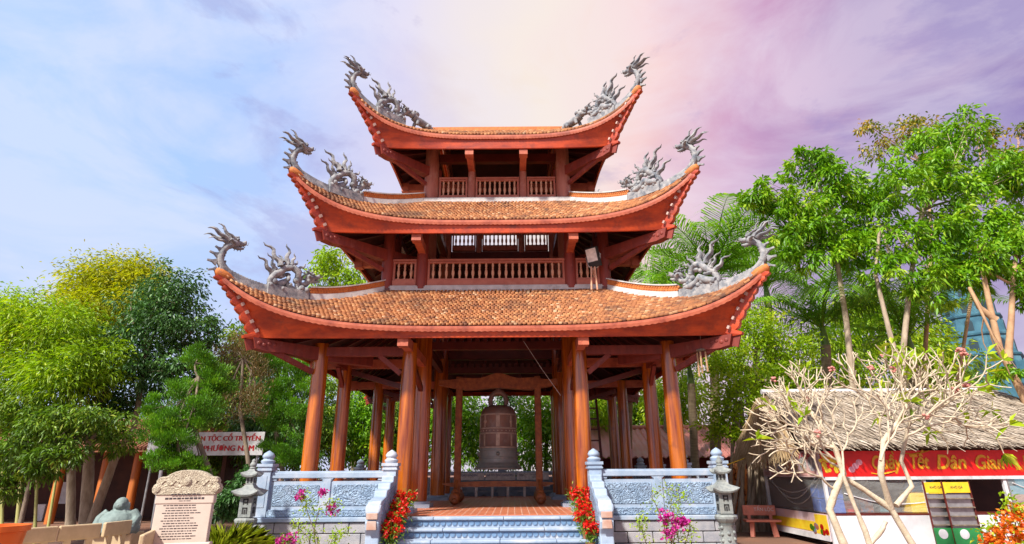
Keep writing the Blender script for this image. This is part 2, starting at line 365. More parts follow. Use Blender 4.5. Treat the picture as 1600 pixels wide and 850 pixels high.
plat = thing('stone_platform', 'raised stone platform with terracotta floor carrying the red bell tower', 'platform')
PX, PYF, PYB = 5.05, -5.42, 5.45
MB().box((0, .015, .35), (2 * PX - .06, PYB - PYF - .06, .70)).build('core', M_mortar, plat)
def blocks():
    bh, bw, gp = .215, .52, .016
    protos = {}
    def put(x0, x1, z0, face, fixed):
        L = x1 - x0 - gp
        if L < .06: return
        key = (round(L, 2), face)
        if key not in protos:
            b = MB()
            b.box((0, 0, 0), (L, .09, bh - gp)); protos[key] = b.mesh('block', M_block)
        o = link('block', protos[key], plat)
        j = rnd.uniform(-.006, .006); c = (x0 + x1) / 2
        if face == 'f': o.location = (c, fixed + .035 + j, z0 + bh / 2)
        else: o.location = (fixed + j, c, z0 + bh / 2); o.rotation_euler = (0, 0, pi / 2)
        if len(protos) and not o.modifiers:
            m = o.modifiers.new('bevel', 'BEVEL'); m.width = .012; m.segments = 2
    for r in range(3):
        z0 = .05 + r * bh; off = (r % 2) * bw / 2
        for a, b in ((-PX, -2.02), (2.02, PX)):
            x = a - off
            while x < b: put(max(x, a), min(x + bw, b), z0, 'f', PYF); x += bw
        for sx in (-1, 1):
            y = PYF + .09 - off
            while y < PYB: put(max(y, PYF + .09), min(y + bw, PYB), z0, 's', sx * (PX - .035)); y += bw
blocks()
b = MB(); b.box((0, .015, .745), (2 * PX + .1, PYB - PYF + .1, .09)); b.build('floor_slab', M_stone, plat, bevel=.015)
# terracotta paving tiles with pale corner insets (too small to pick apart: one joined piece)
MB().box((0, 0, FZ - .006), (9.7, 10.5, .006)).build('floor_bed', M_floor, plat)
tl = MB(); tsz = .16
nx, ny = int(9.6 / tsz), int(10.4 / tsz)
for i in range(nx):
    for j in range(ny):
        x, y = -4.8 + (i + .5) * tsz, -5.2 + (j + .5) * tsz
        tl.cur = 0; tl.box((x, y, FZ - .002 + rnd.uniform(-.001, .001)), (tsz - .004, tsz - .004, .012))
        tl.cur = 1; (i + j) % 2 or tl.box((x - tsz / 2, y - tsz / 2, FZ + .0045), (.026, .026, .008), pi / 4)
stuff(tl.build('floor_tiles', [M_floor, M_dot], plat))
# front landing and steps
nose = MB(); nose.box((0, 0, 0), (1.0, .36, .055)); 
M_petal = mat('blue_carved_petal', (.10, .19, .33), (.16, .27, .42), 6, .6)
def step(zt, yf, yb, w):
    st = MB(); st.box((0, (yf + yb) / 2 + .03, zt - .055 - .07), (w, yb - yf - .02, .14)); s_ = st.build('step', M_stone, plat)
    x = -w / 2 - .0; k = 0
    cuts = [-w / 2, -w / 2 + .75 + .4 * rnd.random(), .1 * rnd.random() + .15, w / 2 - .8 * rnd.random() - .3, w / 2]
    for a, b in zip(cuts, cuts[1:]):
        t = MB(); t.box(((a + b) / 2, (yf + yb) / 2 - .005, zt - .0275), (b - a - .008, yb - yf + .05, .055)); t.build('tread', M_stone, s_, bevel=.015)
    # carved petals on the riser
    pr = MB(); n = 34
    for i in range(n):
        xx = -w / 2 + (i + .5) * w / n; r = w / n * .44
        poly = [(r * math.cos(pi + pi * q / 8), r * 1.05 * math.sin(pi + pi * q / 8) + .02) for q in range(9)] + [(r, .045), (-r, .045)]
        pr.prism(poly, (xx, yf + .03, zt - .055 - .07), (1, 0, 0), (0, 0, 1), (0, 1, 0), .03)
    stuff(pr.build('petal_frieze', M_petal, s_))
    return s_
SW = 3.98
for i in range(5):
    zt = FZ - .003 - i * .182; yf = -5.68 - i * .33
    step(zt, yf, yf + .36 if i else -5.47, SW)

# ------------------------------------------------------------------ stone balustrades
post_prof = MB()
post_prof.box((0, 0, .46), (.27, .27, .92)); post_prof.box((0, 0, .935), (.33, .33, .03)); post_prof.box((0, 0, .975), (.30, .30, .05)); post_prof.box((0, 0, 1.03), (.35, .35, .06))
post_prof.lathe([(.12, 1.06), (.145, 1.09), (.15, 1.12), (.11, 1.15), (.10, 1.165), (.125, 1.19), (.13, 1.225), (.10, 1.275), (.04, 1.315), (.008, 1.335)], 12)
for sx, sy, rz in ((0, -1, 0), (0, 1, 0), (1, 0, 1), (-1, 0, 1)):
    post_prof.box((sx * .137, sy * .137, .5), ((.15 if not rz else .016), (.016 if not rz else .15), .62))
POST = post_prof.mesh('post', M_stone, 40)
def balustrade(label, a, b, nb, ends=(1, 1)):
    """stone railing from a to b: posts, top rail, cushions, carved panels, base"""
    a, b = Vector(a), Vector(b); d = b - a; L = d.length; rz = math.atan2(d.y, d.x)
    t = thing('stone_balustrade', label, 'balustrade', a, rz, 'stone balustrades round the platform')
    for i in range(nb + 1):
        if (i == 0 and not ends[0]) or (i == nb and not ends[1]): continue
        o = link('post', POST, t, (i * L / nb, 0, 0))
    for i in range(nb):
        x0, x1 = i * L / nb + .137, (i + 1) * L / nb - .137; c = (x0 + x1) / 2; w_ = x1 - x0
        k = MB(); k.box((c, 0, .82), (w_, .17, .12)); k.box((c, 0, .89), (w_, .13, .03)); k.build('top_rail', M_stone, t, bevel=.02)
        k = MB(); k.box((c, 0, .055), (w_, .24, .11)); k.box((c, 0, .125), (w_, .19, .03)); k.build('base_rail', M_carve, t, bevel=.012)
        k = MB(); k.box((c, 0, .44), (.17, .15, .60)); k.box((c, 0, .748), (.26, .15, .022)); k.box((c, 0, .725), (.22, .13, .03)); k.build('stub_post', M_stone, t, bevel=.008)
        for e in (x0 + .06, x1 - .06):
            k = MB(); k.box((e, 0, .735), (.12, .12, .05)); k.build('cushion', M_stone, t, bevel=.01)
        for p0, p1 in ((x0, c - .085), (c + .085, x1)):
            pc, pw = (p0 + p1) / 2, p1 - p0
            k = MB(); k.box((pc, 0, .42), (pw, .09, .56)); pn = k.build('panel', M_stone, t)
            for sy in (-1, 1):
                k = MB(); k.box((pc, sy * .045, .42), (pw - .13, .03, .42)); k.build('carving', M_carve, pn, bevel=.012)
    return t
BY, BX = -5.27, 4.88
balustrade('carved blue stone balustrade left of the entrance steps', (-BX, BY, FZ), (-2.2, BY, FZ), 1)
balustrade('carved blue stone balustrade right of the entrance steps', (2.2, BY, FZ), (BX, BY, FZ), 1)
balustrade('stone balustrade along the left side of the platform', (-BX, 5.27, FZ), (-BX, BY, FZ), 4, (1, 0))
balustrade('stone balustrade along the right side of the platform', (BX, BY, FZ), (BX, 5.27, FZ), 4, (0, 1))
balustrade('stone balustrade across the back of the platform behind the bell', (BX, 5.27, FZ), (-BX, 5.27, FZ), 4, (0, 0))
def stair_wing(sx, label):
    """curved stair cheek with stepped top and scrolled front end"""
    t = thing('stair_cheek', label, 'stair wall', (sx * 2.17, BY, 0), 0, 'scrolled stair cheeks')
    # outline in (forward, z)
    out_ = [(.14, 0), (.14, 1.60), (.40, 1.60), (.42, 1.49), (.72, 1.46), (.75, 1.36), (1.0, 1.33), (1.04, 1.22), (1.30, 1.18)]
    scroll = [(1.46, 1.15), (1.58, 1.07), (1.62, .96), (1.57, .87), (1.60, .78), (1.58, .66), (1.50, .56), (1.52, .40), (1.62, .24), (1.74, .12), (1.76, 0)]
    m = MB(); m.prism(out_ + scroll, (0, 0, 0), (0, -1, 0), (0, 0, 1), (1, 0, 0), .26); bd = m.build('body', M_stone, t, bevel=.025)
    m = MB(); m.prism([(.2, .55), (.2, 1.45), (.62, 1.36), (.95, 1.22), (1.32, 1.06), (1.42, .95), (1.36, .7), (1.42, .3), (1.45, .1), (1.1, .1)], (0, 0, 0), (0, -1, 0), (0, 0, 1), (1, 0, 0), .285); m.build('carving', M_carve, t, bevel=.01)
    m = MB(); m.lathe([(.085, -.14), (.10, -.12), (.10, .12), (.085, .14)], 18)
    o = m.build('scroll', M_stone, t, 40, (0, -1.50, 1.0)); o.rotation_euler = (0, pi / 2, 0)
    m = MB(); m.box((0, -1.615, .90), (.21, .03, .11)); m.box((0, -1.61, .74), (.19, .03, .15), taper=.9); m.build('scroll_face', M_scroll, t, bevel=.01)
M_scroll = mat('rust_stained_stone', (.46, .27, .20), (.52, .40, .34), 6, .6, .2, 40)
stair_wing(-1, 'scrolled stone stair wall left of the entrance steps')
stair_wing(1, 'scrolled stone stair wall right of the entrance steps')

# ------------------------------------------------------------------ bell tower
tower = thing('bell_tower', 'three tiered red wooden bell tower with upswept orange tiled roofs', 'bell tower')
W = 4.3; IN = 2.1
cm = MB(); cm.lathe([(.185, .10), (.19, .5), (.192, 1.5), (.187, 2.6), (.175, 3.9)], 26); COLM = cm.mesh('column', M_col, 40)
cb = MB(); cb.box((0, 0, .04), (.62, .62, .08)); cb.lathe([(.27, .08), (.28, .10), (.275, .125), (.22, .14)], 24); COLB = cb.mesh('base', M_stone, 40)
cm = MB(); cm.lathe([(.25, .10), (.255, 1.0), (.255, 2.5), (.245, 5.62)], 30); COLI = cm.mesh('column', M_col, 40)
cb = MB(); cb.box((0, 0, .045), (.76, .76, .09)); cb.lathe([(.34, .09), (.35, .11), (.345, .14), (.28, .155)], 24); COLIB = cb.mesh('base', M_stone, 40)
cu = MB(); cu.lathe([(.245, 0), (.235, 3.0), (.215, 5.3)], 26); COLU = cu.mesh('upper_column', M_faded, 40)
grid4 = (-W, -IN, IN, W)
for x in grid4:
    for y in grid4:
        if abs(x) == W or abs(y) == W:
            o = link('column', COLM, tower, (x, y, FZ)); link('base', COLB, o)
        else:
            o = link('column', COLI, tower, (x, y, FZ)); link('base', COLIB, o); link('upper_column', COLU, tower, (x, y, FZ + 5.62))

M_peg = mat('faded_peg_paint', (.62, .44, .38), None, 9, .6)
TIERS = [dict(S=3.12, zt=6.45, E=5.42, ze=4.87, T=6.19, lift=1.13, zb=4.61, Tb=5.45, bx=IN, be=5.12, bi=IN, uc=W, cr=.19, d0=.50, d1=.66),
         dict(S=2.32, zt=9.58, E=4.42, ze=8.02, T=5.257, lift=1.10, zb=7.68, Tb=4.50, bx=IN, be=4.12, bi=IN, uc=3.1, cr=.16, d0=.50, d1=.66),
         dict(S=2.10, zt=12.28, E=3.40, ze=11.31, T=4.25, lift=1.06, zb=10.89, Tb=3.44, bx=.82, be=3.12, bi=.5, uc=IN, cr=.24, d0=.40, d1=.62)]
def surf(t, s, v):
    s = np.asarray(s, float); v = np.asarray(v, float)
    tt = t['S'] + v * (t['T'] - t['S']); c = t['S'] + v * (t['E'] - t['S']); a = np.abs(s)
    off = c + (tt - c) * a ** 3
    z = t['zt'] - (t['zt'] - t['ze']) * (1.16 * v - .16 * v * v) + t['lift'] * np.abs(v) ** 2.9 * (.75 * a ** 4 + .25 * a ** 10)
    return np.stack(np.broadcast_arrays(s * tt, -off, z), -1)
def rotz(V, k):
    c, s_ = [(1, 0), (0, 1), (-1, 0), (0, -1)][k % 4]
    return np.stack([V[..., 0] * c - V[..., 1] * s_, V[..., 0] * s_ + V[..., 1] * c, V[..., 2]], -1)
rng = np.random.default_rng(11)
TW = .104
def tile_rows(fn, vmax_rows, width_at, rng):
    """fish-scale tiles over a surface fn(s, v); returns verts, quads/tris as quads, tint"""
    VV, FF, TT = [], [], []; base = 0
    prof = np.array([(-.5, -.35, .004), (.5, -.35, .004), (.5, .48, .046), (.36, .86, .058), (0, 1.08, .064), (-.36, .86, .058), (-.5, .48, .046)])
    low = prof[2:].copy(); low[:, 2] -= .055
    pf = np.concatenate([prof, low])      # 0-6 top, 7-11 lower edge
    fc = np.array([(0, 1, 2, 6), (2, 3, 5, 6), (3, 4, 5, 5), (2, 7, 8, 3), (3, 8, 9, 4), (4, 9, 10, 5), (5, 10, 11, 6)])
    for r in range(vmax_rows):
        v = (r + .1) / vmax_rows; n = max(4, int(round(width_at(v) / TW)))
        s = -1 + (np.arange(n + 1) * 2 + (r % 2)) / n; s = s[(s > -1.0) & (s < 1.0)]
        p = fn(s, np.full_like(s, v)); e = 2e-3
        du = fn(np.clip(s + e, -1, 1), np.full_like(s, v)) - fn(np.clip(s - e, -1, 1), np.full_like(s, v)); dv = fn(s, np.full_like(s, v + e)) - fn(s, np.full_like(s, v - e))
        du, dv = unit(du), unit(dv); nn = unit(np.cross(dv, du)); nn *= np.sign(nn[:, 2:3])
        L = np.linalg.norm(fn(s, np.full_like(s, v + 1 / vmax_rows)) - p, axis=1)[:, None, None]
        jit = rng.normal(0, 1, (len(s), 3)) * (.004, .007, .004)
        V = p[:, None] + du[:, None] * (pf[None, :, 0:1] * TW * .90 + jit[:, None, 0:1]) + dv[:, None] * (pf[None, :, 1:2] * L + jit[:, None, 1:2]) + nn[:, None] * (pf[None, :, 2:3] + .014 + jit[:, None, 2:3])
        VV.append(V.reshape(-1, 3)); k = len(s)
        FF.append((np.arange(k)[:, None, None] * 12 + fc[None] + base).reshape(-1, 4)); base += k * 12
        TT.append(np.repeat(np.clip(rng.normal(.5, .24, k), 0, 1), 12))
    return np.concatenate(VV), np.concatenate(FF), np.concatenate(TT)
def tris(F):
    """split the quads (some have a doubled corner) into triangles"""
    a = F[:, [0, 1, 2]]; b_ = F[:, [0, 2, 3]]; b_ = b_[b_[:, 1] != b_[:, 2]]
    return np.concatenate([a, b_])

# --- dragon ornaments, built in (u outward, l lateral, w up)
def uv(u, w_, l=0): return Vector((u, l, w_))
def wavy(m, a, b, r, amp, bend=0, n=9, l=(0, 0), waves=1.6):
    a, b = Vector(a), Vector(b); d = b - a; L = d.length; d.normalize(); pr = Vector((-d.z, 0, d.x))
    pts, rr = [], []
    for i in range(n):
        q = i / (n - 1); o = amp * math.sin(q * waves * 2 * pi) * (.35 + .65 * q) * L + bend * L * math.sin(pi * q)
        pts.append(a + d * (L * q) + pr * o + Vector((0, l[0] + (l[1] - l[0]) * q, 0))); rr.append(r * (1 - q) ** .7 + .006)
    m.tube(pts, rr, 6)
def dragon_head(m, c, sz, ang=0):
    """head looking to -u: skull, snout, open jaws, eyes, brows, nose, horns, beard"""
    def q(u, w_, l=0):
        u, w_ = u * sz, w_ * sz; return Vector((c[0] + u * math.cos(ang) - w_ * math.sin(ang), l * sz, c[2] + u * math.sin(ang) + w_ * math.cos(ang)))
    m.ball(q(0, 0), (.17 * sz, .13 * sz, .14 * sz)); m.ball(q(-.17, .02), (.15 * sz, .10 * sz, .085 * sz)); m.ball(q(-.30, .05), (.075 * sz, .085 * sz, .07 * sz))
    m.tube([q(-.02, -.09), q(-.15, -.13), (q(-.29, -.11))], [.075 * sz, .06 * sz, .03 * sz], 7)
    for s_ in (-1, 1):
        m.ball(q(-.09, .11, s_ * .09), .05 * sz, 8, 6); m.ball(q(-.32, .09, s_ * .05), .035 * sz, 6, 5)
        m.tube([q(-.02, .12, s_ * .08), q(.10, .22, s_ * .10), q(.24, .26, s_ * .12)], [.035 * sz, .028 * sz, .008 * sz], 6)
        m.tube([q(.02, -.02, s_ * .12), q(.14, .04, s_ * .2), q(.2, .0, s_ * .22)], [.05 * sz, .035 * sz, .01 * sz], 6)
        m.tube([q(-.27, .02, s_ * .07), q(-.36, -.03, s_ * .1), q(-.38, .06, s_ * .12)], [.016 * sz, .013 * sz, .006 * sz], 5)
    m.ball(q(-.06, .19), (.07 * sz, .04 * sz, .05 * sz), 7, 5); m.ball(q(-.13, .22), .035 * sz, 6, 5)
    for k in range(3): m.tube([q(-.2 + .08 * k, -.15), q(-.2 + .09 * k, -.22)], [.022 * sz, .006 * sz], 5)
def fin(m, p, tipp, wd, th=.05):
    p, tipp = Vector(p), Vector(tipp); d = tipp - p; n = Vector((-d.z, 0, d.x)).normalized()
    pts = [p + n * wd, p + d * .5 + n * wd * .35, tipp + n * .03, tipp - n * .02, p + d * .45 - n * wd * .25, p - n * wd]
    vs = [Vector((a.x, e * th / 2 * (1 if i in (0, 5, 1, 4) else .4), a.z)) for e in (-1, 1) for i, a in enumerate(pts)]
    m.add(vs, [(5, 4, 3, 2, 1, 0), (6, 7, 8, 9, 10, 11)] + [(i, (i + 1) % 6, 6 + (i + 1) % 6, 6 + i) for i in range(6)])
def finial_mesh():
    m = MB()
    nk = [uv(-.34, -.10), uv(-.16, .03), uv(-.05, .18), uv(-.02, .34), uv(-.06, .52), uv(-.14, .66), uv(-.26, .75)]
    m.tube(nk, [.10, .11, .10, .09, .088, .09, .10], 10)
    dragon_head(m, uv(-.30, .80), .95, -.1)
    for a, b_, wd in (((.02, 0, -.02), (.22, 0, -.10), .07), ((.05, 0, .16), (.29, 0, .17), .10), ((.03, 0, .36), (.27, 0, .42), .085), ((.0, 0, .54), (.15, 0, .60), .06)):
        fin(m, a, b_, wd, .07)
    for a, b_, r, l in (((-.22, 0, .86), (.18, 0, 1.26), .06, .05), ((-.18, 0, .84), (.34, 0, 1.16), .07, -.08), ((-.16, 0, .82), (.44, 0, 1.04), .065, .1), ((-.14, 0, .80), (.46, 0, .90), .06, -.06), ((-.14, 0, .76), (.38, 0, .76), .05, .08), ((-.2, 0, .88), (.02, 0, 1.22), .045, -.1)):
        wavy(m, a, b_, r, .07, .08, l=(l * .4, l))
    for k in range(7): m.ball(uv(-.14 - .02 * k if k < 2 else -.10 - .015 * (k - 2), .14 + k * .085), (.035, .06, .04), 6, 5)
    return m.mesh('dragon_finial', M_dragon, 60)
def statue_mesh():
    m = MB()
    path = [(.45, .02), (.52, .2), (.42, .40), (.24, .52), (.12, .68), (-.08, .74), (-.24, .62), (-.26, .44), (-.36, .30), (-.52, .34), (-.60, .48)]
    m.tube([uv(a, b, .05 * math.sin(i * 1.3)) for i, (a, b) in enumerate(path)], [.07, .085, .10, .10, .105, .10, .095, .09, .085, .085, .09], 10)
    path = [(.5, .1), (.25, .16), (.05, .30), (-.05, .18), (-.2, .1), (-.45, .12)]
    m.tube([uv(a, b, -.07) for a, b in path], [.10, .12, .11, .10, .12, .06], 9)
    m.box((0, 0, -.06), (1.15, .26, .30))
    for q in range(26):
        u_ = rnd.uniform(-.42, .46); w0 = rnd.uniform(.02, .62 * (1 - .5 * abs(u_ + .02) / .5)); m.ball(uv(u_, w0, rnd.uniform(-.10, .10)), (rnd.uniform(.05, .11), rnd.uniform(.05, .09), rnd.uniform(.05, .10)), 7, 5)
    dragon_head(m, uv(-.62, .54), .85, -.25)
    for k in range(9):
        a = k * .7; m.ball(uv(-.5 + .125 * k, .12 + .05 * math.sin(a * 2), .10 * math.cos(a)), (.09, .07, .085), 7, 5)
    for a, b_, r in (((.26, 0, .70), (.74, 0, 1.34), .085), ((.10, 0, .76), (.16, 0, 1.38), .075), ((.46, 0, .38), (.92, 0, .84), .07), ((.0, 0, .78), (-.04, 0, 1.12), .05), ((-.10, 0, .78), (-.26, 0, 1.02), .05), ((-.18, 0, .70), (-.46, 0, .92), .05), ((.4, 0, .5), (.66, 0, .98), .05), ((.34, 0, .56), (.50, 0, .80), .045), ((-.54, 0, .62), (-.56, 0, .84), .035), ((.2, 0, .84), (.30, 0, 1.06), .04), ((-.34, 0, .42), (-.44, 0, .70), .03)):
        wavy(m, a, b_, r, .10, .05, l=(rnd.uniform(-.05, .05), rnd.uniform(-.12, .12)), waves=1.9)
    return m.mesh('dragon_statue', M_dragon, 60)
def lion_mesh():
    m = MB()
    m.tube([uv(-.45, .02), uv(-.25, .12), uv(0, .18), uv(.18, .22), uv(.3, .30)], [.07, .12, .13, .12, .13], 9)
    m.ball(uv(.34, .36), (.14, .12, .12)); m.ball(uv(.44, .33), (.07, .08, .06)); m.ball(uv(.22, .42), (.13, .13, .10))
    for s_ in (-1, 1): m.tube([uv(.2, .15, s_ * .1), uv(.26, 0, s_ * .11)], [.06, .05], 6); m.tube([uv(-.2, .1, s_ * .1), uv(-.1, 0, s_ * .12)], [.08, .05], 6); m.ball(uv(.30, .47, s_ * .08), .035, 6, 5)
    for k in range(5): m.ball(uv(-.35 + .12 * k, .2 + .02 * k), (.06, .05, .05), 6, 5)
    return m.mesh('ridge_lion', M_dragon, 60)
FINIAL, STATUE, LION = finial_mesh(), statue_mesh(), lion_mesh()
SQ = math.sqrt(2)
def hip(t, v): p = surf(t, 1.0, v); return p[0] * SQ, p[2]
names = ['lower roof spreading over the round columns', 'middle roof below the top gallery', 'top roof with the highest dragon heads']
for ti, t in enumerate(TIERS):
    # deck (underside) of the four sides
    m = MB(); S_ = np.linspace(-1, 1, 41); V_ = np.linspace(0, 1, 15)
    for k in range(4):
        A = rotz(surf(t, S_[None, :], V_[:, None]), k); B = A - np.array([0, 0, .09])
        m.slab([[tuple(p) for p in r] for r in A], [[tuple(p) for p in r] for r in B])
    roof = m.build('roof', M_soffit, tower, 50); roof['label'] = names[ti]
    rows = {0: 26, 1: 24, 2: 16}[ti]
    V, F, T_ = tile_rows(lambda s, v: surf(t, s, v), rows, lambda v: 2 * (t['S'] + v * (t['T'] - t['S'])), rng)
    nv = len(V); V4 = np.concatenate([rotz(V, k) for k in range(4)]); F4 = np.concatenate([F + k * nv for k in range(4)])
    T4 = np.concatenate([np.clip(T_ + rng.normal(0, .02, nv), 0, 1) for k in range(4)])
    stuff(link('roof_tiles', np_mesh('roof_tiles', V4, tris(F4), T4, M_tile), roof))
    # fascia with scalloped edge, deep eave board, ledge, beams (one mesh each, turned to four sides)
    s = np.linspace(-1, 1, 361); e = surf(t, s, np.ones_like(s)); sc_ = .014 * np.abs(np.sin(np.arange(361) * pi / 2.0 * .999))
    sc_ = np.where(np.arange(361) % 4 < 2, .012, 0)
    o_ = np.array([0, -.035, 0]); z = lambda a: np.stack([0 * s, 0 * s, a + 0 * s], -1)
    A = [e + o_ + z(-.012), e + o_ + z(-.07), e + o_ * .6 + z(-.132 - sc_)]; B = [a + np.array([0, .04, 0]) for a in A]
    m = MB(); m.slab([[tuple(p) for p in r] for r in A], [[tuple(p) for p in r] for r in B]); FA = m.mesh('fascia', M_fascia2)
    s = np.linspace(-1, 1, 61); e = surf(t, s, np.ones_like(s)); c0 = t['E'] - .06
    top = e + np.array([0, .03, -.10]); top[:, 0] *= .995
    bot = np.stack([s * t['Tb'], -(c0 + (t['Tb'] - c0) * np.abs(s) ** 3), 0 * s + t['zb']], -1)
    rowsA = [top + (bot - top) * q for q in np.linspace(0, 1, 5)]; 
    for q, r in zip(np.linspace(0, 1, 5), rowsA): r[:, 1] += .05 * math.sin(pi * q) * np.abs(s) ** 2
    rowsB = [r + np.array([0, .06, 0]) for r in rowsA]
    m = MB(); m.slab([[tuple(p) for p in r] for r in rowsA], [[tuple(p) for p in r] for r in rowsB]); EB = m.mesh('eave_board', M_fascia, 40)
    m = MB(); m.box((0, -t['S'] - .02, t['zt'] + .03), (2 * t['S'] + .2, .16, .15)); m.box((0, -t['S'] + .02, t['zt'] + .125), (2 * t['S'] + .1, .2, .04)); LG = m.mesh('ledge', M_ridge if ti < 2 else M_terra)
    m = MB(); L = t['be'] - t['bi']; m.box((0, -(t['bi'] + L / 2), t['zb'] - .02), (.20, L, .24)); m.box((0, -t['be'] - .06, t['zb'] - .02), (.25, .24, .31)); BE = m.mesh('beam_end', M_fascia2)
    # corner pieces in the diagonal plane
    m = MB()
    ub, ut, zt_ = t['Tb'] * SQ, t['T'] * SQ, hip(t, 1)[1]
    edge = [(ub, t['zb'] + .02), (ub + .38 * (ut - ub), t['zb'] + .42 * (zt_ - t['zb'])), (ub + .68 * (ut - ub), t['zb'] + .72 * (zt_ - t['zb'])), (ut - .04, zt_ - .10)]
    def along(q):
        q *= 3; i = min(int(q), 2); f = q - i; return (edge[i][0] + (edge[i + 1][0] - edge[i][0]) * f, edge[i][1] + (edge[i + 1][1] - edge[i][1]) * f)
    outer, inner = [(ub + .05, t['zb'] - .06), (ub + .30, t['zb'] - .05), (ub + .32, t['zb'] + .01), (ub + .16, t['zb'] + .08)], []
    nb = 8
    for i in range(nb):
        for j in range(5):
            a = along((i + j / 5) / nb * .97 + .05 if (i + j / 5) / nb * .97 + .05 < 1 else 1); k_ = .10 + .045 * math.sin(pi * j / 5)
            outer.append((a[0] + k_ * .95, a[1] - k_ * .35))
    for i in range(9): a = along(1 - i / 8); inner.append((a[0] - .05, a[1] + .03))
    # strip faces (the outline is concave, so build it as a band)
    oo = [outer[0]] + outer; K = 40
    A = [along(q / (K - 1)) for q in range(K)]
    A = [(a[0] - .06, a[1] + .02) for a in A]; Bp = [outer[min(len(outer) - 1, int(q / (K - 1) * (len(outer) - 1) + .5))] for q in range(K)]
    m.slab([[uv(p[0], p[1], -.09) for p in A], [uv(p[0], p[1], -.06) for p in Bp]], [[uv(p[0], p[1], .09) for p in A], [uv(p[0], p[1], .06) for p in Bp]])
    m.cur = 1
    for i in range(6):
        a = along(.06 + i * .115)
        for s_ in (-1, 1): m.box((a[0] - .01, s_ * .12, a[1] + .02), (.075, .09, .055), M=Matrix.Rotation(-1.0, 3, 'Y'))
    CT = m.mesh('corner_scallop', [M_fascia, M_peg])
    uc = t['uc'] * SQ; ue = ub + .10; zb = t['zb']
    up_ = [(uc - 1.4 if ti < 2 else uc - .3, zb + .02), (uc + .3, zb - .02), (ue - .5, zb - .02), (ue + .02, zb - .01)]
    lo_ = [(uc - 1.4 if ti < 2 else uc - .3, zb - .30), (uc + .3, zb - .34), (ue - .75, zb - .27), (ue - .35, zb - .30), (ue - .06, zb - .26)]
    m = MB(); A = [np.interp(q, [0, .35, .8, 1], [p[0] for p in up_]) for q in np.linspace(0, 1, 16)]
    def ip(pts, x): return float(np.interp(x, [p[0] for p in pts], [p[1] for p in pts]))
    x0 = up_[0][0]; xs = [x0 + (ue - x0) * q for q in np.linspace(0, 1, 22)]
    m.slab([[uv(x, ip(up_, x), -.12) for x in xs], [uv(x - .08 * max(0, (x - ue + .3) / .3), ip(lo_, x), -.12) for x in xs]], [[uv(x, ip(up_, x), .12) for x in xs], [uv(x - .08 * max(0, (x - ue + .3) / .3), ip(lo_, x), .12) for x in xs]])
    for s_ in (-1, 1):
        for q in range(4): m.lathe([(.055 - .012 * q, 0), (.05 - .012 * q, .02)], 10, (0, 0, 0)) if False else m.ball(uv(ue - .14 - .12 * q, zb - .13 - .03 * math.sin(q * 2), s_ * .12), (.055, .022, .05), 7, 5)
    m.bar(uv(ue + .03, zb - .02), uv(ue - .06, zb - .27), .28, .05, (0, 1, 0))
    HB = m.mesh('hip_beam', M_paintcol)
    m = MB(); m.bar(uv(uc + t['cr'], zb - .62), uv(uc + .78 * (ue - uc), zb - .20), .10, .12); ST = m.mesh('strut', M_paintcol)
    m = MB(); va = np.linspace(.0, t['d0'], 12); lo1 = [hip(t, v) for v in va]
    m.slab([[uv(a, b + .15, -.10) for a, b in lo1], [uv(a, b - .06, -.12) for a, b in lo1]], [[uv(a, b + .15, .10) for a, b in lo1], [uv(a, b - .06, .12) for a, b in lo1]]); m.cur = 1
    m.slab([[uv(a, b + .305, -.085) for a, b in lo1], [uv(a, b + .15, -.085) for a, b in lo1]], [[uv(a, b + .305, .085) for a, b in lo1], [uv(a, b + .15, .085) for a, b in lo1]]); 
    for q in range(30):
        v = q / 29 * t['d0']; a, b = hip(t, v)
        for s_ in (-1, 1):
            m.cur = 1; m.box((a, s_ * .09, b + .19), (.045, .02, .045), M=Matrix.Rotation(pi / 4, 3, 'Y')); m.box((a + .03, s_ * .09, b + .26), (.045, .02, .045), M=Matrix.Rotation(pi / 4, 3, 'Y'))
    m.cur = 0
    m.slab([[uv(a, b + .34, -.12) for a, b in lo1], [uv(a, b + .305, -.12) for a, b in lo1]], [[uv(a, b + .34, .12) for a, b in lo1], [uv(a, b + .305, .12) for a, b in lo1]])
    HR = m.mesh('hip_ridge', [M_ridge, M_terra])
    m = MB(); va = np.linspace(t['d0'], 1.0, 16); lo2 = [hip(t, v) for v in va]; hh = [.20 - .06 * q for q in np.linspace(0, 1, 16)]
    m.slab([[uv(a, b + h, -.075) for (a, b), h in zip(lo2, hh)], [uv(a, b - .05, -.11) for (a, b), h in zip(lo2, hh)]], [[uv(a, b + h, .075) for (a, b), h in zip(lo2, hh)], [uv(a, b - .05, .11) for (a, b), h in zip(lo2, hh)]])
    for q in range(22):
        v = t['d1'] + (1 - t['d1']) * q / 21; a, b = hip(t, v); m.ball(uv(a, b + .19 - .05 * q / 21), (.05, .05, .04), 6, 4)
    HE = m.mesh('ridge_tail', M_dragon, 40)
    m = MB(); a, b = hip(t, 1.0); m.tube([uv(*hip(t, q)) + Vector((0, 0, -.02)) for q in (.88, .92, .96, 1.0, 1.015)], [.05, .10, .125, .115, .05], 10); NO = m.mesh('tip_nose', M_terra, 60)
    for k in range(4):
        rz = k * pi / 2
        for nm, me in (('fascia', FA), ('eave_board', EB), ('ledge', LG)): link(nm, me, roof, None, rz)
        for sx in (-1, 1):
            o = link('beam_end', BE, roof, rotz(np.array([sx * t['bx'], 0., 0.]), k), rz)
        rd = -pi / 4 + rz
        hr = [('corner_scallop', CT), ('hip_beam', HB), ('strut', ST), ('ridge_tail', HE), ('tip_nose', NO)] + ([('hip_ridge', HR)] if ti < 2 else [])
        for nm, me in hr: link(nm, me, roof, None, rd)
        a, b = hip(t, 1.0); d = Vector((math.cos(rd), math.sin(rd), 0))
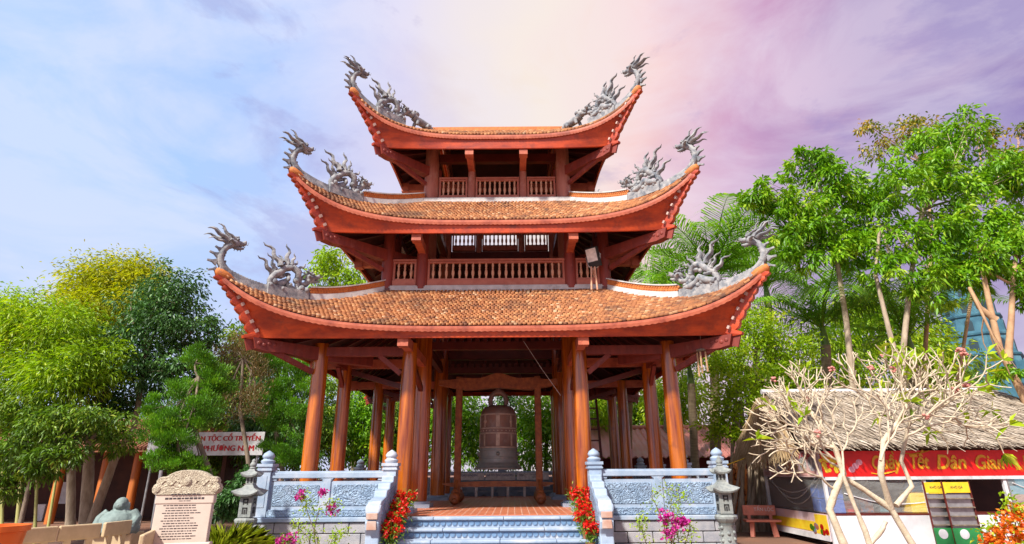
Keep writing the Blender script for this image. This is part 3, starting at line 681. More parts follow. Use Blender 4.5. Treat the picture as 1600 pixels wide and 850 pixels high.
        o = link('dragon_finial', FINIAL, roof, d * (a + .03) + Vector((0, 0, b + .05)), rd); o.scale = (.84, 1, .84)
        a, b = hip(t, (t['d0'] + t['d1']) / 2 + .05); o = link('dragon_statue', STATUE, roof, d * a + Vector((0, 0, b + .15)), rd); o.scale = (.88, 1.1, .88)
        if ti == 2:
            a, b = hip(t, .16); o = link('ridge_lion', LION, roof, d * a + Vector((0, 0, b + .10)), rd); o.rotation_euler = (0, .12, rd)
    # rafters under the deck
    for k in range(4):
        for q in range(13):
            s0 = -.9 + q * .15; pts = rotz(surf(t, np.full(6, s0), np.linspace(.02, .90, 6)), k) - np.array([0, 0, .13])
            m = MB()
            A = pts; nrm = rotz(np.array([[1., 0, 0]]), k)[0] * .045
            m.slab([[tuple(p - nrm) for p in A], [tuple(p - nrm - np.array([0, 0, .09])) for p in A]], [[tuple(p + nrm) for p in A], [tuple(p + nrm - np.array([0, 0, .09])) for p in A]])
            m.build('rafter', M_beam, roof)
    if ti == 2:
        # upper gabled part
        zr, zs, sx_ = 13.62, t['zt'], t['S'] + .02
        m = MB()
        m.slab([[(x, y, z_ + .0) for x in (-sx_, sx_)] for y, z_ in ((-t['S'], zs), (0, zr))], [[(x, y, z_ - .09) for x in (-sx_, sx_)] for y, z_ in ((-t['S'], zs), (0, zr))])
        m.slab([[(x, y, z_ + .0) for x in (-sx_, sx_)] for y, z_ in ((0, zr), (t['S'], zs))], [[(x, y, z_ - .09) for x in (-sx_, sx_)] for y, z_ in ((0, zr), (t['S'], zs))])
        m.build('gable_deck', M_soffit, roof)
        def gf(s, v): s = np.asarray(s, float); v = np.asarray(v, float); return np.stack(np.broadcast_arrays(s * sx_, -t['S'] * v, zr + (zs - zr) * v), -1)
        V, F, T_ = tile_rows(gf, 20, lambda v: 2 * sx_, rng); nv = len(V)
        stuff(link('roof_tiles', np_mesh('roof_tiles', np.concatenate([V, rotz(V, 2)]), tris(np.concatenate([F, F + nv])), np.concatenate([T_, T_]), M_tile), roof))
        for s_ in (-1, 1):
            m = MB(); m.prism([(-t['S'], zs - .1), (t['S'], zs - .1), (0, zr - .12)], (s_ * (sx_ - .25), 0, 0), (0, 1, 0), (0, 0, 1), (1, 0, 0), .06); m.build('gable_wall', M_fascia2, roof)
            for e in (-1, 1): m = MB(); m.bar((s_ * (sx_ - .03), e * (t['S'] - .1), zs + .14), (s_ * (sx_ - .03), 0, zr + .07), .18, .2); m.build('gable_ridge', M_ridge, roof)
        m = MB(); m.box((0, 0, zr + .06), (2 * sx_ - .2, .22, .16)); m.cur = 1; m.box((0, 0, zr + .16), (2 * sx_ - .3, .17, .05)); m.build('main_ridge', [M_terra, M_terra], roof)

# gallery posts, railings, beams
pm = MB(); pm.lathe([(.165, 0), (.165, .8), (.15, 2.1)], 22); GP = pm.mesh('gallery_post', M_paintcol, 40)
pm = MB(); pm.lathe([(.125, 0), (.12, .9), (.10, 1.5)], 18); pm.box((0, 0, 1.45), (.2, .2, .12)); GP3 = pm.mesh('gallery_post', M_faded, 40)
bl = MB(); bl.lathe([(.026, 0), (.034, .03), (.022, .06), (.030, .10), (.046, .19), (.040, .27), (.022, .33), (.034, .36), (.022, .39), (.036, .46), (.030, .50), (.024, .54)], 10); BAL = bl.mesh('baluster', M_balu, 50)
for x in (-3.08, -IN, IN, 3.08):
    for y in (-3.08, -IN, IN, 3.08):
        if abs(x) > 3 or abs(y) > 3: link('gallery_post', GP, tower, (x, y, 6.5))
for k in range(4):
    for sx in (-1, 1): link('gallery_post', GP3, tower, rotz(np.array([sx * .82, -IN, 9.6]), k), k * pi / 2)
def railing(x0, x1, off, z0, h, nbal, k):
    c, L = (x0 + x1) / 2, x1 - x0
    m = MB(); m.box((0, 0, .10), (L, .13, .18)); m.box((0, 0, .215), (L - .1, .09, .045)); m.box((0, 0, h - .03), (L + .01, .14, .06)); m.box((0, 0, h - .095), (L - .1, .085, .05))
    for e in (-1, 1): m.box((e * (L / 2 - .03), 0, h / 2 + .07), (.055, .09, h - .24))
    r = m.build('railing', M_rail, tower); p = rotz(np.array([c, -off, z0]), k); r.location = p; r.rotation_euler = (0, 0, k * pi / 2)
    sc_ = (h - .355) / .54
    for i in range(nbal):
        o = link('baluster', BAL, r, (-L / 2 + .06 + (i + .5) * (L - .12) / nbal, 0, .237)); o.scale = (1, 1, sc_)
for k in range(4):
    for a, b, n in ((-2.92, -2.26, 3), (-1.94, 1.94, 20), (2.26, 2.92, 3)): railing(a, b, 3.08, 6.58, .82, n, k)
    for a, b, n in ((-1.85, -.95, 5), (-.69, .69, 8), (.95, 1.85, 5)): railing(a, b, IN, 9.70, .86, n, k)
    rz = k * pi / 2
    def beam(c, d, nm='tie_beam', mt=M_beam): m = MB(); m.box((0, 0, 0), d); o = m.build(nm, mt, tower, False, rotz(np.array(c, float), k)); o.rotation_euler = (0, 0, rz)
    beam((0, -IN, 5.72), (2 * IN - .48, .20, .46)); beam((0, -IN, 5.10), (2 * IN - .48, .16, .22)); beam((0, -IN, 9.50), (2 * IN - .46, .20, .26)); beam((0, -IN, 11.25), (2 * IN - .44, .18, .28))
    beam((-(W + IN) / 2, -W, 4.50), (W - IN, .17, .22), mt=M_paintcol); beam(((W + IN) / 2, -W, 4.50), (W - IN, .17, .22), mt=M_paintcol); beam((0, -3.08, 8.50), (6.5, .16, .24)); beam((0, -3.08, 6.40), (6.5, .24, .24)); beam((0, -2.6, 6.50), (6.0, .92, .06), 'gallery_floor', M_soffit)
    for sx in (-1, 1):
        beam((sx * W, -3.2, 4.50), (.15, 1.8, .20), mt=M_paintcol) if False else None
        m = MB(); m.bar((sx * IN, -(IN + .24), 3.85), (sx * IN, -(W - .19), 4.36), .12, .14); o = m.build('brace', M_beam, tower); o.rotation_euler = (0, 0, rz)
        m = MB(); m.bar((sx * (IN + .2), -W, 3.95), (sx * (IN + .75), -W, 4.4), .10, .12); o = m.build('brace', M_paintcol, tower); o.rotation_euler = (0, 0, rz)
    dn = MB()
    for i in range(16): dn.box((-1.7 + i * .227, -IN - .02, 5.28), (.12, .14, .13))
    o = stuff(dn.build('bracket_row', M_beam, tower)); o.rotation_euler = (0, 0, rz)
# lattice above the beams inside
# ------------------------------------------------------------------ bell, its frame, things on the platform
BYC = -.3
fr = thing('bell_stand', 'carved wooden frame with two posts and curved top beam holding the bell', 'bell stand', (0, BYC, FZ))
for sx in (-1, 1):
    m = MB(); m.box((0, 0, 1.9), (.20, .20, 3.6)); p = m.build('post', M_frame, fr, False, (sx * 1.22, 0, 0), bevel=.02)
    m = MB(); m.box((0, -.105, 1.9), (.12, .02, 2.6)); m.build('carved_strip', M_frame, p)
    m = MB()
    m.tube([(0, -.75, .10), (0, -.62, .22), (0, -.42, .20), (0, -.1, .16), (0, .3, .18), (0, .62, .22), (0, .75, .10)], [.10, .15, .12, .10, .12, .15, .10], 10)
    for e in (-1, 1):
        m.ball((0, e * .72, .17), (.16, .13, .17)); m.ball((.0, e * .84, .10), (.10, .09, .09)); m.ball((0, e * .60, .32), (.11, .12, .09))
        m.bar((0, e * .50, .20), (0, e * .10, .62), .08, .10)
    m.build('foot', M_frame, fr, 50, (sx * 1.22, 0, 0))
m = MB(); n = 24; xs = np.linspace(-1.85, 1.85, n)
up_ = [3.62 + .15 * math.exp(-(x / .55) ** 2) + .03 * math.cos(x * 6) for x in xs]; lo_ = [3.36 + .03 * math.cos(x * 3) - .05 * (abs(x) < 1.2) + .06 * max(0, abs(x) - 1.4) * 2 for x in xs]
m.slab([[(x, -.14, a) for x, a in zip(xs, up_)], [(x, -.14, a) for x, a in zip(xs, lo_)]], [[(x, .14, a) for x, a in zip(xs, up_)], [(x, .14, a) for x, a in zip(xs, lo_)]]); m.build('top_beam', M_frame, fr)
m = MB(); xs = np.linspace(-1.65, 1.65, 14); up_ = [.62 - .02 * abs(x) ** 2 for x in xs]; lo_ = [.46 - .0 * x for x in xs]; lo_[0] = up_[0] - .04; lo_[-1] = up_[-1] - .04
m.slab([[(x, -.05, a) for x, a in zip(xs, up_)], [(x, -.05, a) for x, a in zip(xs, lo_)]], [[(x, .05, a) for x, a in zip(xs, up_)], [(x, .05, a) for x, a in zip(xs, lo_)]]); m.build('tie_rail', M_frame, fr, False, (0, .0, 0))
bell = thing('bronze_bell', 'large dark bronze temple bell hanging in the carved frame', 'bell', (0, BYC, 1.74))
m = MB(); m.lathe([(.60, .0), (.70, .0), (.705, .04), (.68, .075), (.655, .085), (.64, .13), (.60, .17), (.585, .20), (.58, .30), (.59, .31), (.59, .34), (.575, .35), (.57, .52), (.58, .53), (.58, .56), (.565, .57), (.562, .60), (.578, .61), (.578, .635)], 48); m.build('lip', M_belldk, bell, 35)
m = MB(); m.lathe([(.575, .635), (.558, .66), (.555, 1.0), (.562, 1.01), (.562, 1.04), (.552, 1.05), (.548, 1.14), (.56, 1.15), (.56, 1.18), (.545, 1.19), (.535, 1.55), (.54, 1.56), (.535, 1.62), (.50, 1.73), (.42, 1.81), (.28, 1.86), (.08, 1.88), (.0, 1.88)], 48); m.build('body', M_bell, bell, 35)
for k in range(8):
    a = k * pi / 4 - pi / 2
    for z0, z1, r in ((.66, 1.0, .557), (1.2, 1.54, .543)):
        m = MB(); m.box((math.cos(a) * r, math.sin(a) * r, (z0 + z1) / 2), (.035, .11 if k % 2 == 0 else .05, z1 - z0), a); m.build('raised_band', M_bellr if 'M_bellr' in globals() else M_bell, bell)
for k in range(28):
    a = k * 2 * pi / 28; m = MB() if k == 0 else m
    m.ball((math.cos(a) * .55, math.sin(a) * .55, 1.095), .022, 6, 5)
stuff(m.build('stud_ring', M_bellr, bell))
for z_, r_ in ((1.02, .563), (1.165, .562), (1.57, .541), (.62, .579)):
    m = MB(); m.lathe([(r_ - .01, z_ - .022), (r_ + .006, z_ - .018), (r_ + .006, z_ + .018), (r_ - .01, z_ + .022)], 48); m.build('horizontal_band', M_bellr, bell, 35)
for k in range(4):
    a = k * pi / 2 - pi / 2; m = MB(); m.ball((math.cos(a) * .575, math.sin(a) * .575, .44), (.06, .06, .06), 10, 7); m.ball((math.cos(a) * .61, math.sin(a) * .61, .44), .03, 8, 6); m.build('striking_boss', M_belldk, bell, 60)
    a += pi / 4; m = MB(); m.ball((math.cos(a) * .535, math.sin(a) * .535, 1.36), (.055, .055, .07), 8, 6); m.build('rosette', M_bellr, bell, 60)
m = MB(); m.tube([(-.22, 0, 1.86), (-.25, 0, 2.02), (-.20, 0, 2.18), (-.08, 0, 2.27), (.08, 0, 2.27), (.20, 0, 2.18), (.25, 0, 2.02), (.22, 0, 1.86)], [.07, .075, .08, .085, .085, .08, .075, .07], 10)
for q in range(7): a = pi * q / 6; m.ball((math.cos(a) * .28, 0, 2.05 + .27 * math.sin(a)), (.05, .05, .05), 6, 5)
m.ball((0, 0, 2.30), (.10, .08, .12)); m.build('crown_loop', M_bell, bell, 60)
m = MB(); m.tube([(0, 0, 2.26), (0, 0, 2.46)], .05, 8); m.build('hanger', M_belldk, bell)
def font(txt, size, parent, loc, rot, m, extr=.003, align='CENTER', name='lettering', shear=0, sx=1, bold=0):
    c = bpy.data.curves.new(name, 'FONT'); c.body = txt; c.size = size; c.extrude = extr; c.align_x = align; c.align_y = 'CENTER'; c.shear = shear; c.resolution_u = 3
    c.materials.append(m); o = link(name, c, parent, loc); o.rotation_euler = rot; o.scale = (sx, 1, 1)
    bpy.context.view_layer.update()
    me = bpy.data.meshes.new_from_object(o.evaluated_get(bpy.context.evaluated_depsgraph_get()))
    o2 = link(name, me, parent, loc); o2.rotation_euler = rot; o2.scale = (sx, 1, 1)
    bpy.data.objects.remove(o); o2.name = name; o2['kind'] = 'stuff'
    return o2
UP = (pi / 2, 0, 0)
btxt = ['CHI HANDEN', 'BÀ VÕ ÔNG HANDEN', 'BBC']
for i, (x0, x1) in enumerate(((-1.80, -.66), (-.62, .52), (.58, 1.80))):
    y = 4.55; L = x1 - x0
    t = thing('white_bench', ['white stone bench behind the bell, left of the three', 'white stone bench behind the bell, middle of the three', 'white stone bench behind the bell with three dark letters, right of the three'][i], 'bench', ((x0 + x1) / 2, y, FZ), 0, 'white benches behind the bell')
    m = MB(); m.box((0, .16, .72), (L, .06, .26)); bk = m.build('backrest', M_white, t, bevel=.01)
    m = MB(); m.box((0, -.05, .38), (L, .38, .06)); m.build('seat', M_white, t, bevel=.01)
    for e in (-1, 1):
        m = MB(); m.box((e * (L / 2 - .28), -.08, .175), (.09, .26, .35)); m.build('leg', M_white, t)
        m = MB(); m.box((e * (L / 2 - .28), .16, .36), (.08, .05, .30)); m.build('support', M_white, t)
    font(btxt[i], .10 if i < 2 else .13, bk, (0 if i < 2 else -.4, .125, .76), UP, mat('bench_blue_ink', (.05, .10, .30), None, 5, .6) if i < 2 else M_ink)
    if i == 2: font('Công ty du lịch', .07, bk, (.12, .125, .79), UP, M_ink); font('ông bà cúng', .07, bk, (.12, .125, .69), UP, M_ink)

# ladder leaning inside the tower
t = thing('ladder', 'tall wooden ladder leaning up inside the tower behind the right columns', 'ladder', (0, 0, FZ))
a0, a1 = P(918, 752, 20.6), P(912, 590, 21.4); b0, b1 = P(944, 752, 20.6), P(928, 590, 21.4); a0.z = b0.z = FZ
for p, q in ((a0, a1), (b0, b1)): m = MB(); m.bar(p - Vector((0, 0, FZ)), q - Vector((0, 0, FZ)), .07, .10); m.build('side_rail', M_beam, t)
for i in range(1, 11): f = i / 11; m = MB(); m.bar(a0.lerp(a1, f) - Vector((0, 0, FZ)), b0.lerp(b1, f) - Vector((0, 0, FZ)), .05, .05); m.build('rung', M_beam, t)
# cord across the opening
m = MB(); p0, p1 = P(818, 533, 15.6), P(876, 618, 15.6); m.tube([p0, p0.lerp(p1, .5) + Vector((0, 0, -.03)), p1], .006, 5); tag(m.build('pull_cord', M_white), 'thin pale cord slanting across the opening above the bell', 'cord')
# floodlight on the lower roof
t = thing('floodlight', 'black floodlight with pale glass on a stand before the middle gallery', 'floodlight', P(928, 446, 14.75))
for dx in (-.07, .09): m = MB(); m.tube([(dx, 0, -.12), (dx * .6, .02, .55)], .025, 7); m.build('stand_leg', M_balu, t)
Mr = Matrix.Rotation(R(-38), 3, 'Z') @ Matrix.Rotation(R(20), 3, 'X')
m = MB(); m.box((.02, -.02, .82), (.40, .12, .56), M=Mr, taper=.92); m.build('housing', M_dark, t, bevel=.02)
m = MB(); m.box(Vector((.02, -.02, .82)) + Mr @ Vector((0, -.066, .06)), (.31, .012, .36), M=Mr); m.build('lens', M_white, t)
m = MB(); m.ball(Vector((.02, -.02, .82)) + Mr @ Vector((0, .09, .0)), (.19, .10, .26), M=Mr); m.build('reflector_back', M_metal, t, 50)
m = MB(); m.tube([Vector((.02, -.02, .82)) + Mr @ Vector((-.23, .02, .05)), Vector((-.12, 0, .56)), Vector((0, .02, .48)), Vector((.14, .02, .54)), Vector((.02, -.02, .82)) + Mr @ Vector((.23, .02, .05))], .016, 6); m.build('yoke', M_metal, t)
# wind chime below the right corner
pt = P(1096, 548, 13.3)
t = thing('wind_chime', 'bamboo wind chime hanging under the right roof corner', 'wind chime', pt)
m = MB(); m.tube([(0, 0, 0), (.03, 0, .95)], .004, 5); m.build('string', M_white, t)
m = MB(); m.lathe([(.10, -.02), (.13, 0), (.12, .03), (.03, .04)], 14); m.build('top_disc', M_bark, t)
for k in range(5): a = k * 2 * pi / 5 + .3; m = MB(); m.tube([(math.cos(a) * .10, math.sin(a) * .10, -.04), (math.cos(a) * .11, math.sin(a) * .11, -.42 - .09 * (k % 3))], .022, 8); m.build('tube', M_barkor, t)

# ------------------------------------------------------------------ stone lanterns
def lantern(px, label):
    p = P(px, 800, 12.25); p.z = 0
    t = thing('stone_lantern', label, 'lantern', p, 0, 'stone lanterns flanking the platform'); t.scale = (.8, .8, 1)
    def roof4(r, z, h, lift):
        m = MB(); n = 8; rows = []
        for v, (rr, zz) in enumerate(((r * 1.0, 0), (r * .78, h * .35), (r * .5, h * .62), (r * .32, h))):
            row = []
            for k in range(4):
                for q in range(n):
                    s_ = -1 + 2 * q / n; x, y = s_ * rr, -rr; l = lift * abs(s_) ** 3 * (1 - v / 3) ** 1.5
                    kk = rr * (1 + .10 * abs(s_) ** 4 * (v == 0)) / rr
                    c_, s2 = [(1, 0), (0, 1), (-1, 0), (0, -1)][k]; row.append((kk * (x * c_ - y * s2), kk * (x * s2 + y * c_), z + zz + l))
            rows.append(row + [row[0]])
        low = [[(x * .93, y * .93, zz - .035) for x, y, zz in rows[0]]]
        m.grid(low + rows); m.add(rows[-1][:-1], [tuple(range(len(rows[-1]) - 1))]); m.add(low[0][:-1], [tuple(range(len(low[0]) - 1))]); return m
    m = MB(); m.lathe([(.30, 0), (.30, .10), (.22, .14), (.19, .18), (.17, .5), (.165, .62), (.20, .66)], 20)
    for q in range(26): a = q * .9; m.ball((math.cos(a) * .175, math.sin(a) * .175, .18 + q * .017), (.045, .045, .035), 6, 4)
    m.build('shaft', M_lantern, t, 50)
    m = MB(); m.lathe([(.16, .66), (.23, .72), (.265, .76), (.27, .80), (.24, .83), (.19, .84)], 8, phase=pi / 8); m.build('lotus_plate', M_lantern, t)
    m = MB(); m.box((0, 0, 1.05), (.31, .31, .40)); bx_ = m.build('fire_box', M_lantern, t, bevel=.01)
    for sx, sy in ((0, -1), (1, 0), (-1, 0), (0, 1)):
        for dx, dz, w_, h_ in ((-.05, .09, .03, .11), (.05, .09, .03, .11), (0, .13, .12, .025), (0, .07, .09, .025), (-.05, -.08, .03, .11), (.05, -.08, .03, .11), (0, -.03, .12, .025), (0, -.10, .035, .08)):
            m = MB(); c = (sx * .157 + (dx if sx == 0 else 0), sy * .157 + (dx if sy == 0 else 0), 1.05 + dz)
            m.box(c, ((w_ if sx == 0 else .012), (w_ if sy == 0 else .012), h_)); m.build('fret_slot', M_dark, bx_)
    roof4(.30, 1.27, .18, .07).build('lower_roof', M_lantern, t)
    m = MB(); m.box((0, 0, 1.53), (.19, .19, .17)); u = m.build('upper_box', M_lantern, t, bevel=.008)
    for sx, sy in ((0, -1), (1, 0), (-1, 0), (0, 1)):
        for dx in (-.045, .045): m = MB(); m.box((sx * .097 + (dx if sx == 0 else 0), sy * .097 + (dx if sy == 0 else 0), 1.53), ((.04 if sx == 0 else .008), (.04 if sy == 0 else .008), .09)); m.build('opening', M_dark, u)
    roof4(.195, 1.63, .12, .05).build('upper_roof', M_lantern, t)
    m = MB(); m.lathe([(.07, 1.75), (.085, 1.77), (.06, 1.79), (.08, 1.81), (.085, 1.84), (.06, 1.87), (.045, 1.89), (.05, 1.91), (.02, 1.94), (.0, 1.95)], 12); m.build('finial', M_lantern, t, 50)
lantern(386, 'grey stone lantern with two curled roofs beside the cream stele')
lantern(1133, 'grey stone lantern with two curled roofs beside the thatched stall')

# ------------------------------------------------------------------ stele
D = 9.6; pc = P(288, 800, D); pc.z = 0
t = thing('stone_stele', 'cream engraved stone stele with scrolled top and dark lines of text', 'stele', pc, R(12))
m = MB(); m.box((0, 0, .84), (.80, .15, 1.24)); body = m.build('slab', M_stele, t, bevel=.01)
m = MB()
half = [(0, 1.72), (.10, 1.715), (.20, 1.69), (.28, 1.65), (.32, 1.62), (.37, 1.62), (.42, 1.60), (.445, 1.56), (.44, 1.52), (.47, 1.50), (.49, 1.45), (.48, 1.39), (.44, 1.36), (.40, 1.35)]
poly = half + [(-x, z) for x, z in reversed(half[1:])]
k_ = len(poly); c_ = MB()
vs = [(x, y, z) for y in (-.10, .10) for x, z in poly]
c_.add(vs, [tuple(range(k_)), tuple(reversed(range(k_, 2 * k_)))] + [(i, (i + 1) % k_, k_ + (i + 1) % k_, k_ + i) for i in range(k_)]); cap = c_.build('scrolled_cap', M_stelecap, t, bevel=.012)
m = MB(); m.lathe([(.055, 0), (.06, .015), (.045, .025), (.0, .03)], 16); o = m.build('medallion', M_stelecap, cap, 50, (0, -.10, 1.55)); o.rotation_euler = (pi / 2, 0, 0)
for s_ in (-1, 1):
    m = MB(); m.tube([(s_ * (.12 + .022 * q), -.10, 1.53 + .035 * math.sin(q * .9)) for q in range(12)], .014, 6); m.build('scroll_relief', M_stelecap, cap, 50)
    m = MB(); m.lathe([(.045, 0), (.05, .012), (.02, .02)], 14); o = m.build('scroll_relief', M_stelecap, cap, 50, (s_ * .42, -.10, 1.44)); o.rotation_euler = (pi / 2, 0, 0)
m = MB(); m.box((0, 0, 1.30), (.84, .17, .16)); m.build('neck_moulding', M_stele, t, bevel=.015)
m = MB(); m.box((0, 0, .13), (1.15, .34, .26)); m.build('base', M_stele, t, bevel=.02); m = MB(); m.box((0, 0, .50), (.92, .18, .34)); m.build('side_moulding', M_stele, t, bevel=.02)
ink = MB(); lr = random.Random(3)
def words_line(x0, x1, z, h, y=-.0765):
    x = x0
    while x < x1:
        w_ = lr.uniform(.022, .06); ink.box((min(x + w_ / 2, x1), y, z), (w_, .003, h * lr.uniform(.75, 1.1))); x += w_ + .012
words_line(-.20, .20, 1.36, .022, -.1015); words_line(-.28, .28, 1.30, .026, -.0865); words_line(-.08, .08, 1.265, .010, -.0865)
z = 1.20; ln = 0
while z > .70:
    ind = -.29 if ln % 3 == 0 else -.25; words_line(ind, lr.uniform(.08, .24), z, .012); z -= .0365; ln += 1
stuff(ink.build('engraved_text', M_ink, t))

# ------------------------------------------------------------------ left foreground: benches, planter, statue
def cream_bench(a, b, label, nslab):
    a, b = Vector(a), Vector(b); d = b - a; L = d.length; rz = math.atan2(d.y, d.x)
    t = thing('cream_bench', label, 'bench', a, rz, 'cream stone benches')
    for i in range(nslab):
        x0, x1 = i * L / nslab + .01, (i + 1) * L / nslab - .01; m = MB(); m.box(((x0 + x1) / 2, .0, .74), (x1 - x0, .07, .24)); m.build('backrest', M_cream, t, bevel=.02)
    m = MB(); m.box((L / 2, -.26, .40), (L, .42, .07)); m.build('seat', M_cream, t, bevel=.015)
    for i in range(nslab * 2): x = (i + .5) * L / nslab / 2; m = MB(); m.box((x, .0, .53), (.10, .06, .20)); m.build('support', M_cream, t); 
    for x in (.2, L - .2): m = MB(); m.box((x, -.22, .18), (.12, .34, .36)); m.build('leg', M_cream, t)
def gp(px, py, h):  # ground-standing point whose height h is seen at pixel px, py
    D = 9.0
    for _ in range(30):
        p = P(px, py, D); D *= (CAM.z - h) / max(1e-3, CAM.z - p.z)
    p = P(px, py, D); p.z = 0; return p
cream_bench(gp(16, 829, .84), gp(160, 819, .84), 'long cream stone bench beside the orange planter', 2)
cream_bench(gp(163, 818.5, .84), gp(206, 814, .84), 'short cream stone bench nearest the laughing statue', 1)
cream_bench(gp(222, 838, .84), gp(252, 824, .84), 'cream stone bench end just left of the stele', 1)
pc = P(-4, 830, 8.2); pc.z = 0
t = thing('orange_planter', 'bright orange plastic planter tub at the left edge', 'planter', pc)
m = MB(); m.lathe([(.24, .30), (.31, .95), (.345, .96), (.35, 1.03), (.31, 1.03), (.30, .92), (.0, .90)], 28); m.build('tub', M_orange, t, 40)
m = MB(); m.box((0, 0, .15), (.55, .55, .30)); m.build('foot_block', M_cream, t, bevel=.02)
# laughing seated statue, one continuous carved body
pc = P(183, 832, 12.6)
t = thing('laughing_statue', 'grey green stone statue of a seated bald figure beside the benches', 'statue', (pc.x, pc.y, 0), R(10))
m = MB(); m.box((0, 0, pc.z / 2), (.8, .6, pc.z)); m.build('pedestal', M_cream, t, bevel=.02)
m = MB()
m.lathe([(.30, 0), (.36, .06), (.37, .16), (.33, .27), (.27, .36), (.17, .42), (.11, .45)], 22); m.ball((0, -.12, .20), (.27, .24, .19), 16, 10)
m.ball((0, -.05, .53), (.125, .135, .14), 14, 10); m.ball((0, -.15, .50), (.085, .06, .06)); m.ball((0, -.185, .52), (.025, .03, .025), 8, 6)
for s_ in (-1, 1):
    m.ball((s_ * .13, -.03, .49), (.03, .04, .085), 8, 6); m.ball((s_ * .05, -.165, .55), (.025, .02, .012), 8, 5)
    m.tube([(s_ * .22, -.02, .38), (s_ * .34, -.06, .26), (s_ * .33, -.20, .15), (s_ * .22, -.30, .12)], [.10, .095, .08, .06], 9)
    m.tube([(s_ * .12, -.08, .06), (s_ * .36, -.16, .08), (s_ * .30, -.34, .06), (s_ * .05, -.36, .05)], [.12, .12, .09, .06], 9)
    for f in range(4): m.tube([(s_ * (.24 - .02 * f), -.31, .13 - .012 * f), (s_ * (.15 - .02 * f), -.36, .11 - .012 * f)], [.018, .014], 5)
    m.tube([(s_ * .10, -.14, .42), (s_ * .20, -.20, .30), (s_ * .28, -.20, .18)], [.03, .03, .02], 6)
o = m.build('figure', M_buddha, t, 60, (0, 0, pc.z)); rm = o.modifiers.new('remesh', 'REMESH'); rm.mode = 'VOXEL'; rm.voxel_size = .014; rm.use_smooth_shade = True

# ------------------------------------------------------------------ hall behind the left trees, with sign
M_oldtile = mat('old_clay_tile', (.27, .10, .045), (.18, .07, .04), 2, .85)
t = thing('wooden_hall', 'low brown hall with orange posts and tiled roof behind the left trees', 'building', (0, 0, 0))
y0 = 4.2; xa, xb = -22.5, -10.6
m = MB(); m.box(((xa + xb) / 2, y0 + 3.2, 1.35), (xb - xa, .2, 2.7)); m.build('wall', M_darkwall, t)
for x in (xa, xb): m = MB(); m.box((x, y0 + 1.8, 1.35), (.15, 2.8, 2.7)); m.build('side_wall', M_darkwall, t)
for px in (-30, 80, 150, 200, 262): p = P(px, 800, y0 + 18.3); m = MB(); m.lathe([(.15, 0), (.15, 2.72)], 14); m.build('post', M_post, t, 40, (p.x, y0, 0))
m = MB(); m.box(((xa + xb) / 2, y0, 2.80), (xb - xa + .4, .18, .2)); m.build('eave_beam', M_post, t)
for nm, ya, za, yb_, zb_ in (('roof_slope', y0 - .9, 2.55, y0 + 2.2, 3.8), ('roof_slope', y0 + 5.3, 2.55, y0 + 2.2, 3.8)):
    m = MB(); m.slab([[(xa - .6, ya, za), (xb + .5, ya, za)], [(xa - .6, yb_, zb_), (xb + .5, yb_, zb_)]], [[(xa - .6, ya, za - .1), (xb + .5, ya, za - .1)], [(xa - .6, yb_, zb_ - .1), (xb + .5, yb_, zb_ - .1)]]); m.build(nm, M_oldtile, t)
m = MB(); n = 90
for i in range(n): x = xa - .5 + i * (xb - xa + 1) / n; m.tube([(x, y0 - .95, 2.58), (x, y0 + 2.2, 3.86)], .06, 6)
stuff(m.build('tile_ribs', M_oldtile, t))
for px, py in ((97, 770),): p = P(px, py, y0 + 18.3 + 3.0); m = MB(); m.box((p.x, p.y, p.z), (.5, .03, .85)); m.build('notice', M_signw, t)
p = P(65, 808, y0 + 20); m = MB(); m.box((p.x, p.y, .3), (.3, .3, .6)); m.build('white_box', M_signw, t)
# a white banner strip with red letters, hung from the junipers' far side
pa, pb = P(232, 694, 21.3), P(412, 694, 21.3)
t = thing('white_sign', 'white sign board with red Vietnamese lettering behind the junipers', 'sign', ((pa.x + pb.x) / 2, pa.y, 0))
L = pb.x - pa.x; m = MB(); m.box((0, 0, pa.z), (L, .06, .80)); bd = m.build('board', M_signw, t)
for s_ in (-1, 1): m = MB(); m.tube([(s_ * (L / 2 - .2), .08, 0), (s_ * (L / 2 - .2), .08, pa.z + .3)], .04, 8); m.build('post', M_metal, t)
font('NHẠC CỤ DÂN TỘC CỔ TRUYỀN', .24, bd, (L / 2 - .12, -.035, pa.z + .17), UP, M_red, align='RIGHT', bold=.001); font('PHƯƠNG NAM', .27, bd, (L / 2 - .30, -.035, pa.z - .17), UP, M_red, align='RIGHT', bold=.003)
for dx in (-.012, .012):
    font('NHẠC CỤ DÂN TỘC CỔ TRUYỀN', .24, bd, (L / 2 - .12 + dx, -.0345, pa.z + .17), UP, M_red, align='RIGHT'); font('PHƯƠNG NAM', .27, bd, (L / 2 - .30 + dx, -.0345, pa.z - .17), UP, M_red, align='RIGHT')
m = MB(); p0, p1 = P(236, 838, 13), P(252, 735, 13); m.tube([(p0.x, p0.y, 0), p1], .035, 8); tag(m.build('metal_pole', M_metal), 'thin grey metal pole standing left of the stele', 'pole')

